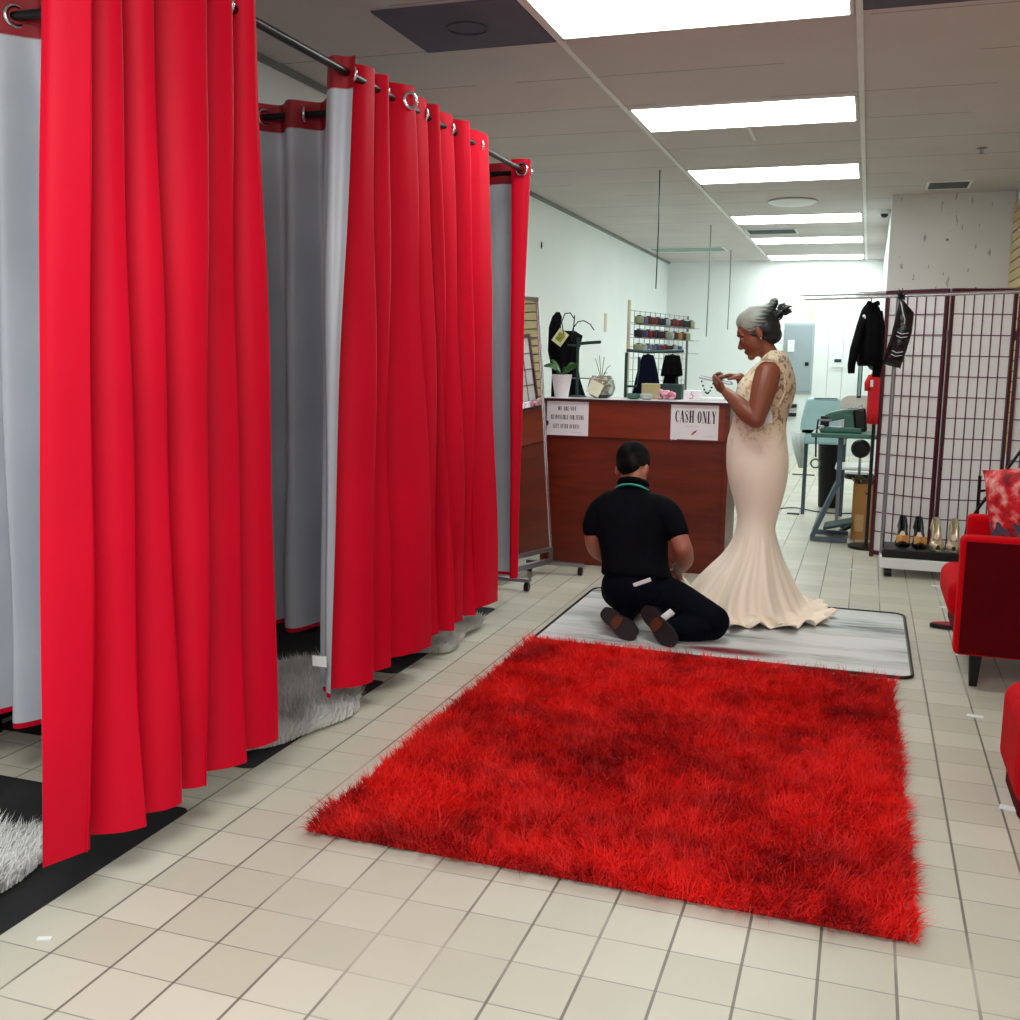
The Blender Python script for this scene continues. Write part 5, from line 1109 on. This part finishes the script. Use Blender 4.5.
def gown_mat():
    m, N, L, B = new_mat('champagne crepe and lace'); g = N.new('ShaderNodeNewGeometry'); sp = N.new('ShaderNodeSeparateXYZ'); L.new(g.outputs['Position'], sp.inputs[0])
    n = N.new('ShaderNodeTexNoise'); n.inputs['Scale'].default_value = 34; n.inputs['Detail'].default_value = 4; L.new(g.outputs['Position'], n.inputs[0])
    v = N.new('ShaderNodeTexVoronoi'); v.inputs['Scale'].default_value = 62; v.distance = 'CHEBYCHEV'; L.new(g.outputs['Position'], v.inputs[0])
    n2 = N.new('ShaderNodeTexNoise'); n2.inputs['Scale'].default_value = 11; n2.inputs['Detail'].default_value = 3; L.new(g.outputs['Position'], n2.inputs[0])
    lace = mth(N, L, 'GREATER_THAN', mth(N, L, 'ADD', n.outputs[0], mth(N, L, 'MULTIPLY', v.outputs['Distance'], .35)), .60)
    lc = mix(N, L, lace, lin((140, 114, 92)), lin((210, 190, 160)))
    # lace fades into plain crepe over the hips
    f = mth(N, L, 'MULTIPLY', mth(N, L, 'SUBTRACT', mth(N, L, 'ADD', sp.outputs[2], mth(N, L, 'MULTIPLY', n2.outputs[0], .34)), 1.02), 14, True)
    c = mix(N, L, f, lin((250, 234, 214)), mix(N, L, lace, lin((222, 200, 166)), lin((244, 228, 204))))
    f2 = mth(N, L, 'MULTIPLY', mth(N, L, 'SUBTRACT', sp.outputs[2], .92), 16, True)
    f3 = mth(N, L, 'MULTIPLY', mth(N, L, 'ADD', sp.outputs[0], .50), 9, True)
    c = mix(N, L, f2, c, mix(N, L, f3, mix(N, L, lace, lin((210, 188, 146)), lin((248, 236, 206))), lc))
    L.new(c, B.inputs['Base Color']); B.inputs['Roughness'].default_value = .55; B.inputs['Sheen Weight'].default_value = .2
    bp = N.new('ShaderNodeBump'); bp.inputs['Strength'].default_value = .5; bp.inputs['Distance'].default_value = .003; L.new(mth(N, L, 'MULTIPLY', lace, f), bp.inputs['Height']); L.new(bp.outputs[0], B.inputs['Normal'])
    return m
MB().loft(rings, caps=False).build('gown', gown_mat(), wm, smooth=True, solid=.003)
b = MB(); b.tube([(-.475, 5.045, 1.262), (-.415, 5.05, 1.262), (-.372, 5.06, 1.20), (-.360, 5.06, 1.12), (-.385, 5.06, 1.05), (-.45, 5.05, 1.02)], .006, 8)
b.build('armhole_trim', mat('lace trim', (208, 182, 146), .7, var=.3, vscale=90), wm, smooth=True)
b = MB(); b._add([(-.440, 5.055, 1.09), (-.425, 5.052, 1.06), (-.412, 5.055, .965), (-.462, 5.05, .962)], [(0, 1, 2, 3)]); b.build('white_side_facing', 'white', wm, solid=.003)
# lifted hem corner held by the man
b = MB(); F = []
for i in range(9):
    t = i/8; F.append([Vector((-.80+.10*t+.0, 4.93+.10*t, .245-.16*t)), Vector((-.775+.08*t, 4.93+.08*t, .20-.14*t+.01*math.sin(t*9))), Vector((-.765+.10*t, 4.95+.10*t, .13-.09*t)), Vector((-.72+.06*t, 5.0+.06*t, .10-.08*t))])
b.grid(F).build('lifted_hem', mat('gown lining cream', (240, 226, 196), .6), wm, smooth=True, solid=.003)
# phone
r = empty('smartphone', (-.70, 5.17, 1.15), 'pale phone held flat in both hands of the standing person', 'phone')
RR = Matrix.Rotation(.19, 3, 'Y')
MB().box((-.700, 5.175, 1.157), (.158, .085, .013), mtx=RR).build('case', mat('pale phone case', (190, 200, 210), .25), r, bevel=.005)
MB().box((-.700, 5.175, 1.1645), (.146, .074, .002), mtx=RR).build('screen', mat('phone screen', (40, 60, 74), .1), r)
b = MB()
for i in range(9): t = i/8; b.ball((-.762+.055*t, 5.13, 1.152-.052*math.sin(t*PI)-.01*t), .0052, 8, m=6)
b.build('beaded_strap', 'black', r, smooth=True)
for ob in wm.children:
    ob.matrix_parent_inverse = Matrix.Translation(-wl)
wm.location = wl
for ob in list(wm.children):
    pass
# ---------------------------------------------------------------- kneeling man
mn = empty('person', (0, 0, 0), 'person kneeling in a dark t-shirt and jeans, back turned, pinning the gown hem', 'person')
ml = Vector((-.93, 4.66, .008))
b = MB()
mf = (.22, .82, -.50); mu = (.10, .48, .86); mhc = (-1.031, 4.86, .738)
Wm, Rm = head(b, mhc, mf, mu, .98)
limb(b, [(-1.013, 4.835, .71), (-1.011, 4.81, .66), (-1.008, 4.79, .60)], [.056, .054, .066])
limb(b, [(-1.0, 4.79, .52), (-.98, 4.735, .40), (-.955, 4.69, .25)], [.085, .085, .09])
# right arm
limb(b, [(-.850, 4.765, .555), (-.795, 4.72, .485), (-.748, 4.68, .405)], [.046, .046, .042])
limb(b, [(-.748, 4.68, .405), (-.752, 4.75, .345), (-.775, 4.84, .295), (-.800, 4.905, .262)], [.043, .043, .032, .026])
hand(b, (-.798, 4.90, .264), (-.05, .85, -.45), (-.9, 0, -.3), (-.2, .3, .9), .95, ((.9, 1.0, .6), (.8, 1.0, .6), (.9, 1.0, .6), (1., 1.0, .6)), (.4, .5))
# left arm
limb(b, [(-1.165, 4.78, .55), (-1.185, 4.76, .47), (-1.188, 4.76, .40)], [.044, .044, .042])
limb(b, [(-1.188, 4.76, .40), (-1.175, 4.80, .345), (-1.14, 4.88, .30), (-1.08, 4.94, .29)], [.042, .042, .031, .026])
hand(b, (-1.085, 4.938, .29), (.8, .5, -.1), (0, .3, -.9), (.1, .4, .8), .95, ((.6, .8, .5),)*4, (.4, .4))
remesh(b, 'body', SKM, mn, .004, 3)
# short dark hair
def mh():
    m, N, L, B = new_mat('short dark hair'); tc = N.new('ShaderNodeTexCoord'); n = N.new('ShaderNodeTexNoise'); n.inputs['Scale'].default_value = 16; n.inputs['Detail'].default_value = 4; L.new(tc.outputs['Object'], n.inputs[0])
    r = N.new('ShaderNodeValToRGB'); L.new(n.outputs[0], r.inputs[0]); r.color_ramp.elements[0].position = .48; r.color_ramp.elements[0].color = (*lin((10, 9, 12)), 1); r.color_ramp.elements[1].position = .75; r.color_ramp.elements[1].color = (*lin((48, 44, 40)), 1)
    L.new(r.outputs[0], B.inputs['Base Color']); B.inputs['Roughness'].default_value = .9; B.inputs['Specular IOR Level'].default_value = .1
    n3 = N.new('ShaderNodeTexNoise'); n3.inputs['Scale'].default_value = 220; L.new(tc.outputs['Object'], n3.inputs[0]); bp = N.new('ShaderNodeBump'); bp.inputs['Strength'].default_value = .7; bp.inputs['Distance'].default_value = .004; L.new(n3.outputs[0], bp.inputs['Height']); L.new(bp.outputs[0], B.inputs['Normal']); return m
b = MB(); b.ball(Wm((-.020, 0, .044)), (.098, .0775, .084), 28, mtx=Rm, m=18); b.ball(Wm((-.052, 0, .0)), (.058, .060, .055), 24, mtx=Rm)
remesh(b, 'hair', mh(), mn, .005, 3)
# t-shirt
b = MB(); E2 = lambda p, r, rz=0: b.ball(p, r, 26, mtx=Matrix.Rotation(rz, 3, 'Y'), m=16)
tor = catmull([(-1.016, 4.818, .682, .058, .058), (-1.014, 4.806, .650, .078, .068), (-1.010, 4.795, .612, .125, .084), (-1.008, 4.785, .565, .168, .102), (-1.004, 4.772, .51, .176, .118), (-.998, 4.75, .44, .168, .124), (-.985, 4.728, .37, .158, .124), (-.970, 4.705, .31, .156, .126), (-.958, 4.690, .262, .166, .132), (-.955, 4.688, .250, .150, .12)], 4)
b.loft([[Vector((x+rx*math.copysign(abs(math.cos(2*PI*k/40))**.85, math.cos(2*PI*k/40)), y+ry*math.copysign(abs(math.sin(2*PI*k/40))**.85, math.sin(2*PI*k/40)), z-.25*(ry*math.sin(2*PI*k/40)))) for k in range(40)] for x, y, z, rx, ry in tor])
limb(b, [(-.895, 4.775, .570), (-.835, 4.750, .545), (-.800, 4.725, .500), (-.785, 4.712, .475)], [.070, .066, .058, .056])
limb(b, [(-1.11, 4.785, .570), (-1.160, 4.775, .535), (-1.185, 4.765, .485), (-1.19, 4.76, .455)], [.070, .064, .056, .053])
sh_m = mat('charcoal navy t shirt', (7, 9, 15), .9, spec=.1, var=.25, vscale=10, bump=.5, bscale=16)
ts_ = remesh(b, 't_shirt', sh_m, mn, .006, 8)
b = MB(); b.ring((-1.016, 4.812, .672), (.0, .45, .9), .062, .015, 28); b.build('collar', sh_m, ts_, smooth=True)
b = MB(); P = []
for k in range(13):
    a = math.radians(200+140*k/12); P.append((-1.014+.080*math.cos(a), 4.806+.078*math.sin(a), .650+.030*math.sin(PI*k/12)))
b.tube(P, .0085, 8, flat=.5).build('teal_lanyard', mat('teal lanyard', (60, 190, 160), .6), mn, smooth=True)
# trousers
b = MB(); E2((-.955, 4.675, .215), (.165, .135, .115)); E2((-.90, 4.645, .195), (.095, .10, .10)); E2((-1.01, 4.655, .195), (.095, .10, .10))
limb(b, [(-.875, 4.67, .195), (-.77, 4.66, .165), (-.67, 4.635, .128), (-.590, 4.61, .098)], [.100, .092, .082, .074])
limb(b, [(-.590, 4.61, .080), (-.66, 4.57, .070), (-.74, 4.54, .068), (-.80, 4.53, .082)], [.066, .060, .054, .044])
limb(b, [(-1.03, 4.70, .19), (-1.03, 4.84, .15), (-1.02, 4.98, .105)], [.10, .085, .075])
limb(b, [(-1.02, 4.98, .080), (-1.03, 4.85, .070), (-1.02, 4.70, .066), (-.99, 4.60, .085)], [.066, .060, .052, .044])
remesh(b, 'trousers', mat('dark navy denim', (6, 9, 20), .9, spec=.1, var=.3, vscale=14, bump=.5, bscale=30), mn, .006, 4)
# white label strip above the belt
MB().box((-.905, 4.548, .262), (.085, .006, .018), mtx=Matrix.Rotation(-.42, 3, 'Y')).build('white_shirt_edge', 'white', mn, bevel=.002)
# shoes, soles turned to the camera
def shoe(heel_p, toe_p, nrm, nm):
    h = Vector(heel_p); t = Vector(toe_p); a = (t-h).normalized(); L_ = (t-h).length; nr = Vector(nrm); nr = (nr-a*nr.dot(a)).normalized(); s = a.cross(nr)
    def out(k, sc=1): q = 2*PI*k/32; u = .5-.5*math.cos(q); w = (.041+.012*u-.010*math.exp(-((u-.42)/.14)**2))*abs(math.sin(q))**.55*math.copysign(1, math.sin(q)); return u, w*sc
    def ring(off, sc): return [h+a*(L_*(.5+(out(k)[0]-.5)*(1 if sc > .9 else sc)))+s*out(k, sc)[1]+nr*off for k in range(32)]
    so_ = MB().loft([ring(0, .96), ring(.006, 1), ring(-.016, 1)][0:1]+[ring(-.004, 1), ring(-.018, 1)][0:2]).build('shoe_sole', mat('dark rubber sole', (22, 20, 26), .6), mn, smooth='auto')
    b = MB(); b.loft([[h+a*(L_*(.34+.22*(out(k)[0])))+s*out(k, .80)[1]*.9+nr*.002 for k in range(32)], [h+a*(L_*(.34+.22*(out(k)[0])))+s*out(k, .80)[1]*.9-nr*.002 for k in range(32)]]).build('shank_patch', mat('tan leather shank', (92, 48, 26), .45), so_)
    b = MB(); limb(b, [h+a*.035-nr*.045, h+a*L_*.5-nr*.042, t-a*.045-nr*.036], [.036, .036, .030]); b.ball(h+a*.035-nr*.07, .034)
    remesh(b, 'shoe_upper', mat('dark brown shoe leather', (26, 20, 24), .4), mn, .005, 3)
shoe((-.895, 4.530, .150), (-.735, 4.425, .022), (-.35, -.80, .20), 'r')
shoe((-1.085, 4.545, .118), (-.915, 4.470, .030), (-.20, -.85, .35), 'l')
MB().tube([(-.800, 4.540, .125), (-.778, 4.535, .105)], [.040, .042], 14).build('white_sock', mat('white sock', (220, 225, 228), .8), mn, smooth=True)
for ob in mn.children: ob.matrix_parent_inverse = Matrix.Translation(-ml)
mn.location = ml
